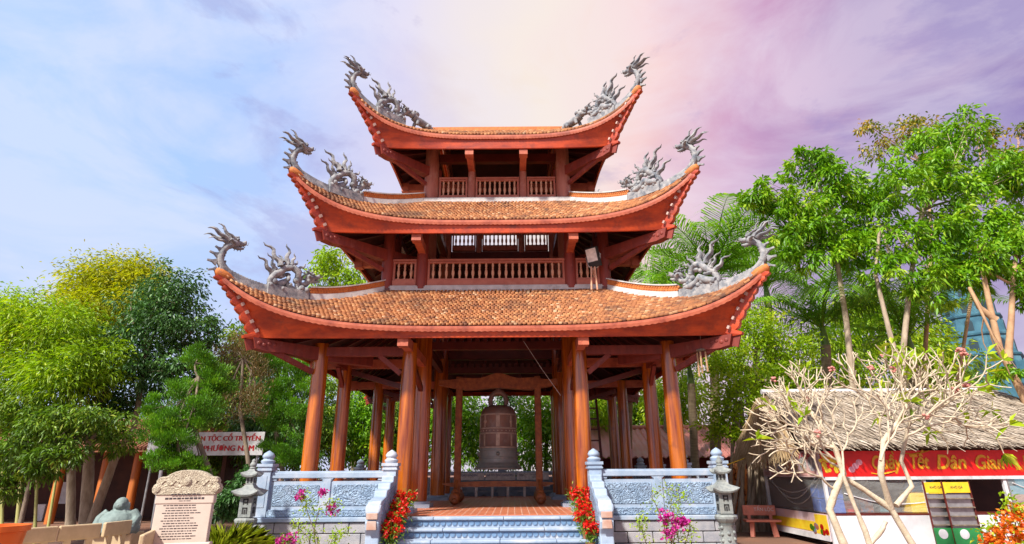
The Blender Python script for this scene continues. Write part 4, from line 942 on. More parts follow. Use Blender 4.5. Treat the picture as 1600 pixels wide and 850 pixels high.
# ------------------------------------------------------------------ red-roofed shed on the right, behind the palms
pa, pb = P(905, 697, 25), P(1165, 697, 25)
t = thing('red_roof_shed', 'low shed with pink red corrugated roof behind the palm trunks', 'building', (0, 0, 0))
x0, x1 = pa.x, pb.x + 3; y0 = pa.y
def corr(ya, za, yb_, zb_):
    m = MB(); n = int((x1 - x0) / .07); xs = np.linspace(x0, x1, n); rows = []
    for q in range(9):
        f = q / 8; rows.append([(x, ya + (yb_ - ya) * f, za + (zb_ - za) * f + .045 * math.cos(x * 2 * pi / .27) + (.03 * (q % 2))) for x in xs])
    m.slab(rows, [[(x, y, z - .03) for x, y, z in r] for r in rows]); return m
corr(y0 - .8, 2.22, y0 + 2.4, 3.55).build('roof', M_redroof, t, 60); corr(y0 + 5.6, 2.22, y0 + 2.4, 3.55).build('roof', M_redroof, t, 60)
m = MB(); m.box(((x0 + x1) / 2, y0 + .6, 1.1), (x1 - x0, .15, 2.2)); m.build('wall', mat('maroon_wall', (.22, .035, .03), None, 2, .7), t)
m = MB(); m.tube([(x0, y0 + 2.4, 3.6), (x1, y0 + 2.4, 3.6)], .10, 10); m.build('ridge_cap', M_redroof, t)
m = MB(); m.box((x0 + 1.2, y0 + .45, 1.3), (1.4, .08, 1.0)); m.build('window', M_dark, t)
# stacked roof tiles beside it
t = thing('tile_stack', 'stack of orange clay roof tiles behind the right lantern', 'tiles', P(1143, 800, 21) * 1)
t.location.z = 0
for r in range(11):
    for c_ in range(5):
        m = MB() if (r == 0 and c_ == 0) else None
        if m: m.lathe([(.085, 0), (.10, .0), (.10, .42), (.085, .42)], 12); TS = m.mesh('tile', M_terra, 40)
        o = link('tile', TS, t, (-.45 + c_ * .22 + (r % 2) * .06, 0, .10 + r * .17)); o.rotation_euler = (pi / 2, 0, 0)

# ------------------------------------------------------------------ teal stone tower far right
pc = P(1556, 640, 46)
t = thing('teal_pagoda', 'distant teal stone pagoda tower rising behind the right trees', 'tower', (pc.x, pc.y, 0))
z = 0; r = 4.5; h = 2.3; k = 0
while z < 19.5:
    m = MB(); r2 = r - .19 * h; m.lathe([(r, z), (r2 + .06, z + h)], 8, phase=pi / 8); s_ = m.build('storey', M_teal, t)
    m = MB(); m.lathe([(r2 + .08, z + h - .30), (r2 + .22, z + h - .16), (r2 + .25, z + h - .02), (r2 + .02, z + h + .05)], 8, phase=pi / 8); m.build('cornice', M_teal, t)
    for q in range(8):
        a = q * pi / 4; d = Vector((math.cos(a), math.sin(a), 0)); rr = (r + r2) / 2 * math.cos(pi / 8); tn = Vector((-d.y, d.x, 0))
        sw = min(.3, r * .12); poly = [(-sw, -.5), (sw, -.5)] + [(sw * math.cos(pi * e / 6), .15 + sw * math.sin(pi * e / 6)) for e in range(7)]
        m = MB(); m.prism(poly, d * (rr + .03) + Vector((0, 0, z + h * .45)), tn, (0, 0, 1), d, .18); m.build('window', M_tealdk, s_)
        m = MB(); m.prism([(x * 1.3, y * 1.2 + .05) for x, y in poly], d * (rr - .01) + Vector((0, 0, z + h * .45)), tn, (0, 0, 1), d, .18); m.build('window_frame', M_teal, s_)
    z += h; r = r2; h *= .94
m = MB(); m.lathe([(r + .2, z), (r * .5, z + .8), (.2, z + 1.4), (.05, z + 3.0)], 8); m.build('spire', M_teal, t)
# ------------------------------------------------------------------ thatched stall
SX0, SX1, SYF, SYB = 7.62, 14.4, -4.3, -1.1
stall = thing('thatched_stall', 'thatched market stall with red banner and clear plastic windows', 'stall')
M_plastic = clear_mat('clear_plastic_sheet', (.85, .85, .82), .20, .15)
M_pwhite = mat('white_painted_frame', (.75, .74, .76), None, 4, .5)
for x in (SX0, 9.9, 11.75, SX1):
    for y in (SYF, SYB): m = MB(); m.box((x, y, 1.05), (.07, .07, 2.1)); m.build('post', M_pwhite, stall)
m = MB(); m.box(((SX0 + SX1) / 2, SYF - .03, 1.47), (SX1 - SX0, .08, .07)); m.build('beam', M_pwhite, stall)
m = MB(); m.box(((SX0 + SX1) / 2, SYF - .02, .34), (SX1 - SX0 - .05, .05, .68)); m.build('counter_front', M_whitepan, stall)
m = MB(); m.box(((SX0 + SX1) / 2, SYF + .2, .70), (SX1 - SX0, .5, .035)); m.build('counter_top', M_beam, stall)
m = MB(); m.box(((SX0 + SX1) / 2, SYF - .06, 1.79), (SX1 - SX0 + .06, .03, .56)); ban = m.build('banner', M_banner, stall)
M_yl2 = mat('banner_orange_edge', (.80, .22, .01), None, 3, .5)
def script(txt, size, x, x1, z, y=SYF - .081):
    for dx, dy, mm, bo in ((.012, .001, M_yl2, 0), (.018, .002, M_yl2, 0), (0, -.004, M_yellow, 0), (-.008, -.0045, M_yellow, 0), (.006, -.0035, M_yellow, 0)):
        o = font(txt, size, ban, (x + dx, y + dy, z - dx), UP, mm, extr=.002, align='LEFT', shear=.28, bold=bo)
        xs_ = [v.co.x for v in o.data.vertices]; o.scale = ((x1 - x) / (max(xs_) - min(xs_)), 1, 1)
def px_x(px): return P(px, 728, SYF + 18.22).x
for wd, px, p2_, sz, dz in (('Quầy', 1361, 1406, .42, .0), ('Tết', 1421, 1449, .44, .01), ('Dân', 1462, 1508, .44, 0), ('Gian', 1522, 1566, .44, -.01)): script(wd, sz, px_x(px), px_x(p2_), 1.80 + dz)
for wd, pa_, pb_, z_ in (('swash', 1416, 1458, 2.02), ('swash', 1359, 1400, 1.585)):
    m = MB(); a, b = px_x(pa_), px_x(pb_); m.tube([(a, SYF - .082, z_), (a + (b - a) * .3, SYF - .082, z_ - .03), (a + (b - a) * .7, SYF - .082, z_ + .01), (b, SYF - .082, z_ + .05)], [.012, .022, .022, .008], 6, flat=.3); m.build('lettering_swash', M_yellow, ban)
fl = MB()
for k in range(26): fl.ball((px_x(1283) + rnd.random() * .42, SYF - .078, 1.62 + rnd.random() * .36), (.05, .006, .045), 7, 4)
stuff(fl.build('printed_flowers', M_ybox, ban))
for k in range(3): m = MB(); m.ball((px_x(1330) + k * .1, SYF - .077, 1.66 + .08 * k), (.08, .006, .07), 8, 4); m.build('printed_blossom', mat('print_pink', (.8, .35, .45), None, 4, .5), ban)
for dx, z_, w_, h_, mm in ((0, 1.86, .12, .18, M_dark), (.17, 1.9, .28, .06, M_ybox), (.26, 1.75, .10, .25, M_yellow), (.40, 1.66, .16, .14, M_fl_ora), (.50, 1.84, .14, .2, M_yellow), (.62, 1.62, .2, .1, M_lf_bright)):
    m = MB(); m.box((px_x(1572) + dx, SYF - .078, z_), (w_, .006, h_), taper=.7); m.build('printed_gift', mm, ban)
# left end: pink poster, plastic sheet, lower banner
m = MB(); m.box((SX0 - .045, (SYF + SYB) / 2, 1.80), (.02, SYB - SYF, .60)); po = m.build('poster', M_pinkban, stall)
RL = (pi / 2, 0, -pi / 2)
font('THIỀN VIỆN TRÚC LÂM', .22, po, (SX0 - .058, SYF + 1.15, 1.98), RL, M_red, bold=.006, sx=.75)
for k in range(7):
    m = MB(); yy = SYB - .28 - k * .43
    c_ = [(.3, .10, .08), (.55, .4, .3), (.25, .4, .7), (.5, .2, .06), (.4, .25, .12), (.2, .22, .2), (.3, .3, .34)][k]
    m.lathe([(.17, 0), (.165, .006), (.0, .008)], 20); o = m.build('printed_photo', mat('poster_photo_%d' % k, c_, (.75, .7, .66), 9, .5, lo=.45, hi=.6), po, False, (SX0 - .056, yy, 1.80)); o.rotation_euler = (0, -pi / 2, 0)
    m = MB(); m.box((SX0 - .058, yy, 1.58), (.006, .30, .10)); m.build('caption_box', mat('poster_caption', (.66, .36, .33), None, 3, .5), po)
# lower banner
m = MB(); m.box((SX0 - .045, (SYF + SYB) / 2, .42), (.02, SYB - SYF - .1, .56)); lb = m.build('lower_banner', M_pinkban, stall)
m = MB(); m.box((SX0 - .058, (SYF + SYB) / 2, .40), (.006, SYB - SYF - .12, .22)); m.build('yellow_band', M_ybox, lb)
m = MB(); m.box((SX0 - .060, SYF + .35, .47), (.006, .55, .42)); m.build('yellow_panel', M_ybox, lb)
for k in range(9): m = MB(); m.ball((SX0 - .062, SYF + .15 + rnd.random() * .8, .30 + rnd.random() * .14), (.008, .09, .07), 8, 5); m.build('printed_fruit', (M_lf_bright, M_fl_red, M_goods)[k % 3], lb)
m = MB(); m.box((SX0 - .058, (SYF + SYB) / 2, .20), (.006, SYB - SYF - .12, .13)); m.build('pale_band', M_signw, lb)
def sheet(a, b, z0, z1, along_y, fixed):
    m = MB(); rows = []
    for j in range(9):
        z = z0 + (z1 - z0) * j / 8; r_ = []
        for i in range(13): q = i / 12; s_ = a + (b - a) * q; d = .03 * math.sin(q * 9 + j) * math.sin(pi * q); r_.append((fixed + d, s_, z) if along_y else (s_, fixed + d, z))
        rows.append(r_)
    m.grid(rows); return m
sheet(SYF + .05, SYB - .05, .72, 1.50, True, SX0 - .02).build('plastic_sheet', M_plastic, stall, 60)
for a, b in ((SX0 + .05, 9.85), (11.8, SX1 - .05)): sheet(a, b, .74, 1.43, False, SYF - .03).build('plastic_sheet', M_plastic, stall, 60)
# swags of gathered plastic
for a, b, dz in ((SYF + .1, SYB - .1, .35), (SYF + .3, SYB - .3, .5), (SYF + .05, SYB - .4, .62)):
    m = MB(); m.tube([(SX0 - .05, a + (b - a) * q / 14, 1.48 - dz * math.sin(pi * q / 14)) for q in range(15)], [.006 + .012 * math.sin(pi * q / 14) for q in range(15)], 6); m.build('plastic_swag', M_plastic, stall, 60)
for a, b, z0, z1 in ((8.0, 9.8, 1.15, .95), (11.9, 14.0, 1.35, .80)):
    m = MB(); m.tube([(a + (b - a) * q / 12, SYF - .05, z0 + (z1 - z0) * q / 12 - .12 * math.sin(pi * q / 12)) for q in range(13)], .013, 6); m.build('plastic_swag', M_pwhite, stall, 60)
m = MB(); m.box(((SX0 + SX1) / 2, SYB, 1.05), (SX1 - SX0, .06, 2.1)); m.build('back_wall', M_darkwall, stall)
# goods inside
def goods(nm, label, cat, x, y, z, d, mt, grp=None):
    t = MB(); t.box((0, 0, d[2] / 2), d, taper=.97); t.box((0, 0, d[2] + .01), (d[0] * .9, d[1] * .9, .03)); return tag(t.build(nm, mt, None, False, (x, y, z), bevel=.015), label, cat, grp)
for k, (y, z) in enumerate(((-3.95, .72), (-3.55, .72), (-3.95, 1.02), (-3.55, 1.02))):
    goods('blue_crate', 'blue plastic crate at the stall end, %s' % ['lower front one', 'lower rear one', 'upper front one', 'upper rear one'][k], 'crate', SX0 + .28, y, z, (.38, .36, .29), M_blue, 'blue crates in the stall')
goods('yellow_carton', 'large yellow carton standing on the stall counter', 'carton', 10.05, -3.95, .72, (.9, .4, .42), M_ybox)
goods('yellow_tray', 'flat yellow tray at the right of the stall counter', 'tray', 12.35, -4.0, .72, (.8, .3, .12), M_ybox)
goods('cream_tray', 'flat cream tray at the far right of the stall counter', 'tray', 13.4, -4.0, .72, (1.0, .3, .13), M_cream)
bg = MB()
bg.tube([(-.35, 0, .05), (-.2, 0, .16), (.0, 0, .30), (.22, 0, .46), (.4, 0, .42)], [.10, .17, .16, .15, .05], 10); bg.ball((-.1, 0, .12), (.3, .16, .12)); bg.ball((.18, .02, .34), (.16, .14, .16))
tag(bg.build('blue_bag', mat('blue_cloth', (.01, .18, .50), (.01, .10, .34), 8, .6, .5, 12), None, 60, (10.05, -3.95, 1.12)), 'bright blue cloth bag lying in the stall window', 'bag')
lab = ['dark red box at the left of the stall shelf', 'brown box in the middle of the stall shelf', 'teal box near the middle of the stall shelf', 'red box at the right of the stall shelf']
for k, x in enumerate((8.35, 8.75, 9.2, 11.0)): goods('goods_box', lab[k], 'box', x, -3.7, .72, (.3, .3, .22 + .08 * (k % 2)), [M_red, M_goods, mat('teal_card', (.05, .25, .3), None, 5, .6), M_banner][k], 'boxes in the stall')
tb = MB(); tb.box((0, 0, -.02), (.45, 2.6, .05))
for sx in (-.18, .18):
    for y in (-1.2, 1.2): tb.box((sx, y, -.37), (.05, .05, .68))
tag(tb.build('side_table', M_dark, None, False, (SX0 + .28, -2.75, .70)), 'dark table behind the lower banner at the stall end', 'table')
# two narrow display racks
for k, (px, w_) in enumerate(((1470, .50), (1503, .60))):
    p = P(px, 800, SYF + 18.3 - .32 - .08 * k); t = thing('display_rack', ['narrow display rack with yellow header, left one before the counter', 'narrow display rack with yellow header, right one before the counter'][k], 'display rack', (p.x, p.y, 0), 0, 'display racks at the stall')
    for s_ in (-1, 1): m = MB(); m.box((s_ * w_ / 2, 0, .70), (.025, .03, 1.4)); m.build('upright', M_beam, t)
    m = MB(); m.box((0, -.01, 1.27), (w_ - .03, .02, .22)); hd = m.build('header', M_ybox, t)
    font('KHÔ GÀ', .07, hd, (0, -.022, 1.27), UP, M_ink)
    m = MB(); m.box((0, .02, .78), (w_ - .03, .01, .72)); m.build('back_sheet', M_metal, t)
    for q in range(4): m = MB(); m.box((0, -.01, .5 + q * .18), (w_ - .03, .09, .02)); m.build('shelf', M_bark, t)
    m = MB(); m.box((0, -.02, .27), (w_ + .02, .02, .34)); lo = m.build('lower_card', mat('green_card', (.03, .30, .08), None, 4, .5), t)
    m = MB(); m.lathe([(.10, 0), (.10, .008), (.0, .01)], 18); o = m.build('white_disc', M_signw, lo, False, (-.08, -.03, .32)); o.rotation_euler = (pi / 2, 0, 0)
# thatch roof: deck, many layers of straw
zr, ze_ = 3.62, 2.26; yr = (SYF + SYB) / 2; ov = .22
def thatch_plane(rng, n, fn, L, wd, m, nm, parent, lift=.05):
    u, v = rng.random(n), rng.random(n) ** .9
    v = np.clip((np.floor(v * 22) + rng.random(n) * .5) / 22, 0, 1)
    C = fn(u, v); Dn = unit(fn(u, v + .01) - fn(u, v - .01)); Sd = unit(fn(u + .01, v) - fn(u - .01, v)); Nn = np.cross(Sd, Dn); Nn *= np.sign(Nn[:, 2:3])
    Dr = unit(Dn + Sd * rng.normal(.16, .22, (n, 1)) + Nn * rng.normal(.03, .06, (n, 1)))
    Sd2 = unit(np.cross(Nn, Dr)); L_ = (L * rng.uniform(.6, 1.3, n))[:, None]; h = rng.uniform(.0, lift, n)[:, None]; w2 = (wd * rng.uniform(.6, 1.4, n))[:, None]
    a = C + Nn * h; b = C + Dr * L_ + Nn * (h + .02)
    V = np.stack([a - Sd2 * w2, a + Sd2 * w2, b + Sd2 * w2 * .5, b - Sd2 * w2 * .5], 1).reshape(-1, 3)
    i = np.arange(n)[:, None] * 4; F = np.concatenate([i + np.array([[0, 1, 2]]), i + np.array([[0, 2, 3]])])
    return stuff(link(nm, np_mesh(nm, V, F, np.repeat(np.clip(rng.normal(.5, .32, n), 0, 1), 4), m), parent))
rg = np.random.default_rng(5)
rx0, rx1 = SX0 - .35, SX1 + .6; hx = rx1 - 1.6
def front(u, v): return np.stack([rx0 + u * ((hx - rx0) + (rx1 - hx) * v), yr + (SYF - ov - yr) * v, zr + (ze_ - .05 - zr) * v - .06 * np.sin(v * 3.1)], -1)
def back(u, v): return np.stack([rx0 + u * ((hx - rx0) + (rx1 - hx) * v), yr - (SYF - ov - yr) * v, zr + (ze_ - .05 - zr) * v], -1)
def right(u, v): return np.stack([hx + (rx1 - hx) * v, yr + (SYF - ov - yr) * v * (2 * u - 1), zr + (ze_ - .05 - zr) * v], -1)
def left(u, v): return np.stack([rx0 - .05 - .25 * v + 0 * u, yr + (SYF - ov - yr) * (.15 + .85 * v) * (2 * u - 1) * .95, zr - .1 + (ze_ + .05 - zr) * v], -1)
U_, V_ = np.linspace(0, 1, 12), np.linspace(0, 1, 8)
rf = None
for fn in (front, back, right, left):
    A = np.array([[fn(np.array(u), np.array(v)) for u in U_] for v in V_]); B = A - np.array([0, 0, .10])
    m = MB() if rf is None else m; rf = True
    m.slab([[tuple(p) for p in r] for r in A], [[tuple(p) for p in r] for r in B])
rf = m.build('thatch_roof', mat('thatch_base', (.14, .11, .08), None, 9, .95), stall)
thatch_plane(rg, 15000, front, .32, .017, M_thatch, 'straw', rf, .10); thatch_plane(rg, 3000, back, .42, .02, M_thatch, 'straw', rf); thatch_plane(rg, 4000, right, .42, .014, M_thatch, 'straw', rf); thatch_plane(rg, 3500, left, .55, .018, M_thatchy, 'straw', rf, .12)
m = MB(); m.tube([(rx0 - .1, yr, zr + .04), (hx + .1, yr, zr + .04)], .07, 8); m.build('ridge_pole', M_pwhite, rf)
# pink bench
pc = P(1193, 835, 16.6); pc.z = 0
t = thing('pink_bench', 'small faded red stone bench beside the stall end', 'bench', pc, R(-8))
m = MB(); m.box((0, .15, .64), (.85, .07, .26)); bk = m.build('backrest', mat('faded_red_stone', (.80, .28, .20), None, 5, .6), t, bevel=.02)
m = MB(); m.box((0, -.05, .40), (.9, .36, .06)); m.build('seat', MATS['faded_red_stone'], t, bevel=.015)
for s_ in (-1, 1): m = MB(); m.bar((s_ * .26, -.05, .37), (s_ * .30, -.12, 0), .10, .10); m.build('leg', MATS['faded_red_stone'], t); m = MB(); m.box((s_ * .28, .15, .47), (.08, .06, .12)); m.build('support', MATS['faded_red_stone'], t)
font('TẤN LỘC', .12, bk, (.12, .11, .66), UP, M_signw, bold=.004)
# yellow rope between lantern and fig tree
m = MB(); a, b = P(1085, 738, 14.0), P(1186, 706, 17.4); m.tube([a.lerp(b, q / 10) - Vector((0, 0, .06 * math.sin(pi * q / 10))) for q in range(11)], .012, 6); tag(m.build('yellow_rope', M_ybox), 'thin yellow rope strung from the right balustrade to the fig trunk', 'rope')
# ------------------------------------------------------------------ vegetation
def kpx(px, py, D):
    a, b = P(px - 30, py, D), P(px + 30, py, D); c, d = P(px, py - 30, D), P(px, py + 30, D)
    return (b - a).length / 60, (c.z - d.z) / 60
def foliage(rng, blobs, nleaf, L, W, style='broad', clump=.34, per=46, gap=.0):
    """leaves in clumps spread through ellipsoid blobs; returns V, F, tint, clump centres"""
    vol = np.array([b[1][0] * b[1][1] * b[1][2] for b in blobs]); share = vol ** .72; share /= share.sum()
    VV, FF, TT, CC = [], [], [], []; base = 0
    for (c, r, *ex), sh in zip(blobs, share):
        n = max(40, int(nleaf * sh)); nc = max(3, n // per); r = np.array(r)
        d = unit(rng.normal(size=(nc, 3))); rad = rng.random(nc) ** .42; cc = np.array(c) + d * rad[:, None] * r * rng.uniform(.8, 1.08, (nc, 1))
        CC.append(cc); cr = clump * min(r.min() * 1.4, r.mean()) * rng.uniform(.6, 1.35, nc); ct = rng.normal(.5 + (ex[0] if ex else 0), .17, nc)
        k = rng.integers(0, nc, n); o = rng.normal(size=(n, 3)) * .55; o[:, 2] *= .7
        pos = cc[k] + o * cr[k][:, None]; outw = unit(o + .5 * (cc[k] - np.array(c)) / r)
        if style == 'broad': Dr = outw * .8 + rng.normal(0, .5, (n, 3)) + np.array([0, 0, -.45]); dr = .25
        elif style == 'bamboo': Dr = outw + rng.normal(0, .4, (n, 3)) + np.array([0, 0, -.35]); dr = .3
        elif style == 'juniper': Dr = outw * .7 + rng.normal(0, .25, (n, 3)) + np.array([0, 0, .9]); dr = -.05
        else: Dr = outw + rng.normal(0, .7, (n, 3)) + np.array([0, 0, .15]); dr = .1
        V, F = leaf_geo(pos, Dr, L * rng.uniform(.6, 1.3, n), W * rng.uniform(.7, 1.3, n), rng, .2, dr, base)
        base += len(V); VV.append(V); FF.append(F); TT.append(np.repeat(np.clip(ct[k] + rng.normal(0, .16, n), 0, 1), 4))
    return np.concatenate(VV), np.concatenate(FF), np.concatenate(TT), np.concatenate(CC)
def curve(a, b, bend, n=7, rr=None):
    a, b = Vector(a), Vector(b); rr = rr or rnd
    o = Vector((rr.uniform(-1, 1), rr.uniform(-1, 1), rr.uniform(-.2, .6))) * bend * (b - a).length
    return [a.lerp(b, q / (n - 1)) + o * math.sin(pi * q / (n - 1)) for q in range(n)]
def tree(name, label, seed, trunks, blobs, nleaf, L, W, leafm, bark=M_bark, r0=.14, style='broad', group=None, clump=.34, per=46, twigs=26, cat='tree', limb=True):
    """trunks: list of lists of (px, py, D) from the ground up; blobs: (px, py, D, rx px, depth m, rz px[, tint])"""
    rg = np.random.default_rng(seed); rr = random.Random(seed)
    tp = [[P(*q) for q in tr] for tr in trunks]; base = tp[0][0].copy(); base.z = 0
    t = thing(name, label, cat, base, 0, group)
    B = []
    for px, py, D, rx, ry, rz, *ex in blobs:
        kx, kz = kpx(px, py, D); B.append((tuple(P(px, py, D) - base), (rx * kx, ry, rz * kz), *ex))
    V, F, T_, C = foliage(rg, B, nleaf, L, W, style, clump, per)
    m = MB()
    for i, tr in enumerate(tp):
        pts = [p - base for p in tr]; pts[0].z = -.05 if i == 0 or trunks[i][0][1] > 770 else pts[0].z
        # smooth the trunk a little
        sm = []
        for a, b in zip(pts, pts[1:]): sm += [a.lerp(b, q / 4) for q in range(4)]
        sm.append(pts[-1]); k = len(sm); r_ = r0 * (1 if i == 0 else .75)
        m.tube(sm, [r_ * (1.25 if q == 0 else 1) * (1 - .55 * q / k) for q in range(k)], 10)
    if limb:
        tops = [tr[-1] - base for tr in tp]
        for c, r, *_ in B:
            c = Vector(c); a = min(tops, key=lambda q: (q - c).length); pts = curve(a, c, .12, 8, rr); m.tube(pts, [r0 * .42 * (1 - .7 * q / 7) for q in range(8)], 7)
            near = [Vector(p) for p in C if (Vector(p) - c).length < max(r) * 1.2]; rr.shuffle(near)
            for p in near[:max(2, twigs // len(B))]: s_ = pts[rr.randint(3, 7)]; m.tube(curve(s_, p, .15, 5, rr), [r0 * .16, r0 * .13, r0 * .10, r0 * .07, r0 * .03], 5)
    m.build('trunk', bark, t, 60)
    link('crown', np_mesh('crown', V, F, T_, leafm), t)
    return t
GL, GR, GB = 'trees left of the tower', 'trees right of the tower', 'trees behind the tower'
tree('bamboo_clump', 'bright yellow green bamboo clump at the left edge', 1, [[(30, 830, 15.5), (40, 680, 15.5), (45, 560, 15.5)], [(60, 830, 15.6), (62, 650, 15.6), (80, 520, 15.6)], [(10, 830, 15.3), (5, 640, 15.3), (10, 540, 15.3)]],
     [(10, 500, 15.5, 55, 1.2, 45), (60, 500, 15.5, 50, 1.2, 45), (105, 520, 15.3, 45, 1.0, 45, -.1), (30, 570, 15.2, 70, 1.1, 45, -.1), (100, 590, 15, 60, 1.1, 45, -.2), (5, 640, 15, 45, 1, 35, -.15), (150, 560, 15.3, 40, .9, 40, -.2)], 24000, .15, .036, M_lf_lime, M_bamboo, .05, 'bamboo', GL, .42)
tree('bamboo_clump', 'taller yellow bamboo clump rising behind the dark leafed tree', 2, [[(105, 830, 18.5), (125, 640, 18.5), (150, 470, 18.5)], [(130, 830, 18.6), (150, 620, 18.6), (200, 450, 18.6)], [(75, 830, 18.4), (112, 600, 18.4), (128, 500, 18.4)]],
     [(140, 450, 18.5, 50, 1, 40), (185, 430, 18.5, 50, 1, 32), (215, 455, 18.3, 45, 1, 40), (165, 490, 18.2, 65, 1.1, 40, -.1), (120, 500, 18.2, 45, 1, 45, -.1), (225, 425, 18.6, 30, .8, 22)], 20000, .16, .036, M_lf_yel, M_bamboo, .05, 'bamboo', GL, .42)
tree('dark_tree', 'dense dark green broadleaf tree with forked pale trunk on the left', 3, [[(135, 832, 17), (138, 740, 17), (140, 690, 17), (165, 610, 17)], [(142, 800, 17), (180, 715, 16.8), (210, 665, 16.8), (225, 580, 17)], [(120, 800, 17.2), (112, 700, 17.2), (95, 620, 17.2)]],
     [(270, 460, 17, 50, 1.1, 45), (300, 520, 16.8, 40, 1, 50), (235, 500, 16.6, 60, 1.2, 55), (190, 560, 16.6, 70, 1.2, 50), (250, 580, 16.6, 60, 1.1, 40, -.05), (130, 590, 16.8, 60, 1.1, 50), (110, 660, 16.8, 70, 1.1, 35, -.05), (310, 580, 17, 35, .8, 30), (200, 630, 17, 50, .9, 30), (330, 520, 17.5, 18, .5, 30, .2)], 22000, .135, .055, M_lf_dark, M_barkpale, .17, 'broad', GL, .30)
tree('leafy_shrub', 'mid green leafy shrub mass hanging over the hall at far left', 4, [[(30, 832, 14.5), (45, 760, 14.5), (60, 700, 14.5)]],
     [(30, 690, 14.5, 60, .9, 35, -.1), (90, 660, 14.5, 50, .8, 30), (45, 640, 14.6, 60, .8, 25, .1), (95, 710, 14.3, 40, .7, 25, -.15), (150, 655, 14.8, 45, .7, 28), (185, 690, 15.2, 35, .6, 22, -.1), (60, 735, 14.4, 35, .6, 20, -.15), (10, 750, 14.5, 25, .6, 30, -.2)], 11000, .13, .045, M_lf_mid, M_bark, .06, 'broad', GL, cat='shrub')
tree('juniper', 'cloud shaped green juniper above the stele', 5, [[(352, 835, 15), (335, 770, 15), (325, 730, 15), (300, 660, 15), (310, 590, 15)]],
     [(252, 640, 15, 28, .5, 20), (243, 675, 14.8, 26, .5, 22), (285, 610, 15, 30, .6, 22), (275, 655, 14.8, 32, .6, 22), (285, 690, 14.8, 28, .6, 20), (258, 715, 14.8, 32, .5, 20), (320, 640, 15, 28, .6, 30), (310, 560, 15.2, 22, .5, 22), (335, 600, 15.4, 24, .6, 30), (285, 725, 14.8, 34, .5, 18), (318, 735, 15, 22, .5, 14)], 56000, .075, .018, M_lf_jun, M_bark, .09, 'juniper', GL, .30, 240)
tree('juniper', 'half dry brownish juniper between the sign and the stele', 6, [[(395, 800, 17.5), (388, 720, 17.5), (375, 640, 17.5), (380, 560, 17.5)]],
     [(350, 570, 17.5, 26, .6, 35), (385, 560, 17.6, 28, .6, 40), (360, 630, 17.4, 32, .6, 35), (395, 630, 17.4, 26, .6, 32, .2), (410, 590, 17.6, 22, .5, 40), (370, 545, 17.6, 20, .5, 30, .1)], 8000, .10, .022, M_lf_dry, M_bark, .08, 'juniper', GL, .42, 90)
tree('juniper', 'dark green juniper with tall crown beside the left columns', 7, [[(455, 800, 18.5), (440, 720, 18.5), (425, 640, 18.5), (440, 560, 18.5)]],
     [(425, 560, 18.3, 30, .6, 25), (455, 575, 18.2, 30, .6, 25), (475, 600, 18.2, 26, .6, 28), (430, 610, 18, 34, .7, 25), (460, 650, 18, 34, .7, 28), (425, 655, 18, 24, .6, 22), (440, 700, 18, 40, .6, 22), (400, 530, 18.5, 24, .5, 22), (490, 660, 18.6, 24, .5, 35), (470, 720, 18.2, 36, .6, 20)], 50000, .08, .019, M_lf_jun, M_bark, .09, 'juniper', GL, .30, 240)
tree('background_tree', 'tall leafy tree whose top shows between the left roof corners', 8, [[(560, 780, 30), (545, 600, 30), (530, 450, 30)]],
     [(520, 408, 30, 32, 1.4, 26), (545, 440, 30, 45, 1.5, 40), (500, 430, 30, 22, 1, 30), (560, 500, 30, 60, 1.8, 50), (530, 570, 30, 70, 1.6, 50)], 7000, .26, .10, M_lf_lime, M_bark, .2, 'broad', GB, .32)
bgs = [(595, 640, 29.5, 50, 85, M_lf_dark, 'dark tree far back between the left columns'), (965, 640, 30, 50, 85, M_lf_mid, 'mid green tree far back between the right columns'), (375, 580, 24.5, 48, 75, M_lf_mid, 'mid green tree top beside the left roof tip'), (345, 660, 24, 75, 85, M_lf_mid, 'wide mid green tree behind the juniper row'), (425, 650, 23, 60, 85, M_lf_dark, 'dark tree right behind the white sign'), (490, 660, 25, 50, 80, M_lf_mid, 'mid green tree behind the left side columns'), (1060, 620, 29, 60, 100, M_lf_lime, 'lime tree under the right roof corner'), (560, 660, 27, 55, 75, M_lf_bright, 'bright tree seen between the left columns'), (640, 660, 28, 60, 85, M_lf_mid, 'mid green tree left of the bell'), (715, 655, 27.5, 55, 90, M_lf_bright, 'bright green tree close behind the bell at left'), (785, 655, 29, 70, 95, M_lf_dark, 'dark tree directly behind the bell'), (850, 655, 27.5, 55, 90, M_lf_bright, 'bright green tree close behind the bell at right'), (925, 650, 28, 45, 75, M_lf_lime, 'lime green tree behind the ladder'), (1010, 640, 31, 70, 70, M_lf_lime, 'lime tree above the red roofed shed'), (30, 700, 33, 120, 60, M_lf_mid, 'mid green tree far behind the hall at left'), (190, 700, 33, 110, 60, M_lf_dark, 'dark tree far behind the hall')]
for i, (px, py, D, rx, rz, mm, lb) in enumerate(bgs):
    tree('background_tree', lb, 40 + i, [[(px, 782, D), (px + 4, py + 30, D), (px, py, D)]], [(px, py, D, rx * .8, 1.4, rz * .55), (px - rx * .5, py + 15, D, rx * .5, 1.2, rz * .5), (px + rx * .5, py + 10, D, rx * .5, 1.2, rz * .5), (px, py + rz * .6, D - .3, rx, 1.2, rz * .45), (px + rx * .1, py - rz * .5, D, rx * .5, 1.1, rz * .5)], 6500 if D < 30 else 5000, .21 if mm is not M_lf_dark else .17, .075, mm, M_bark, .12, 'broad', GB, .36, twigs=12)
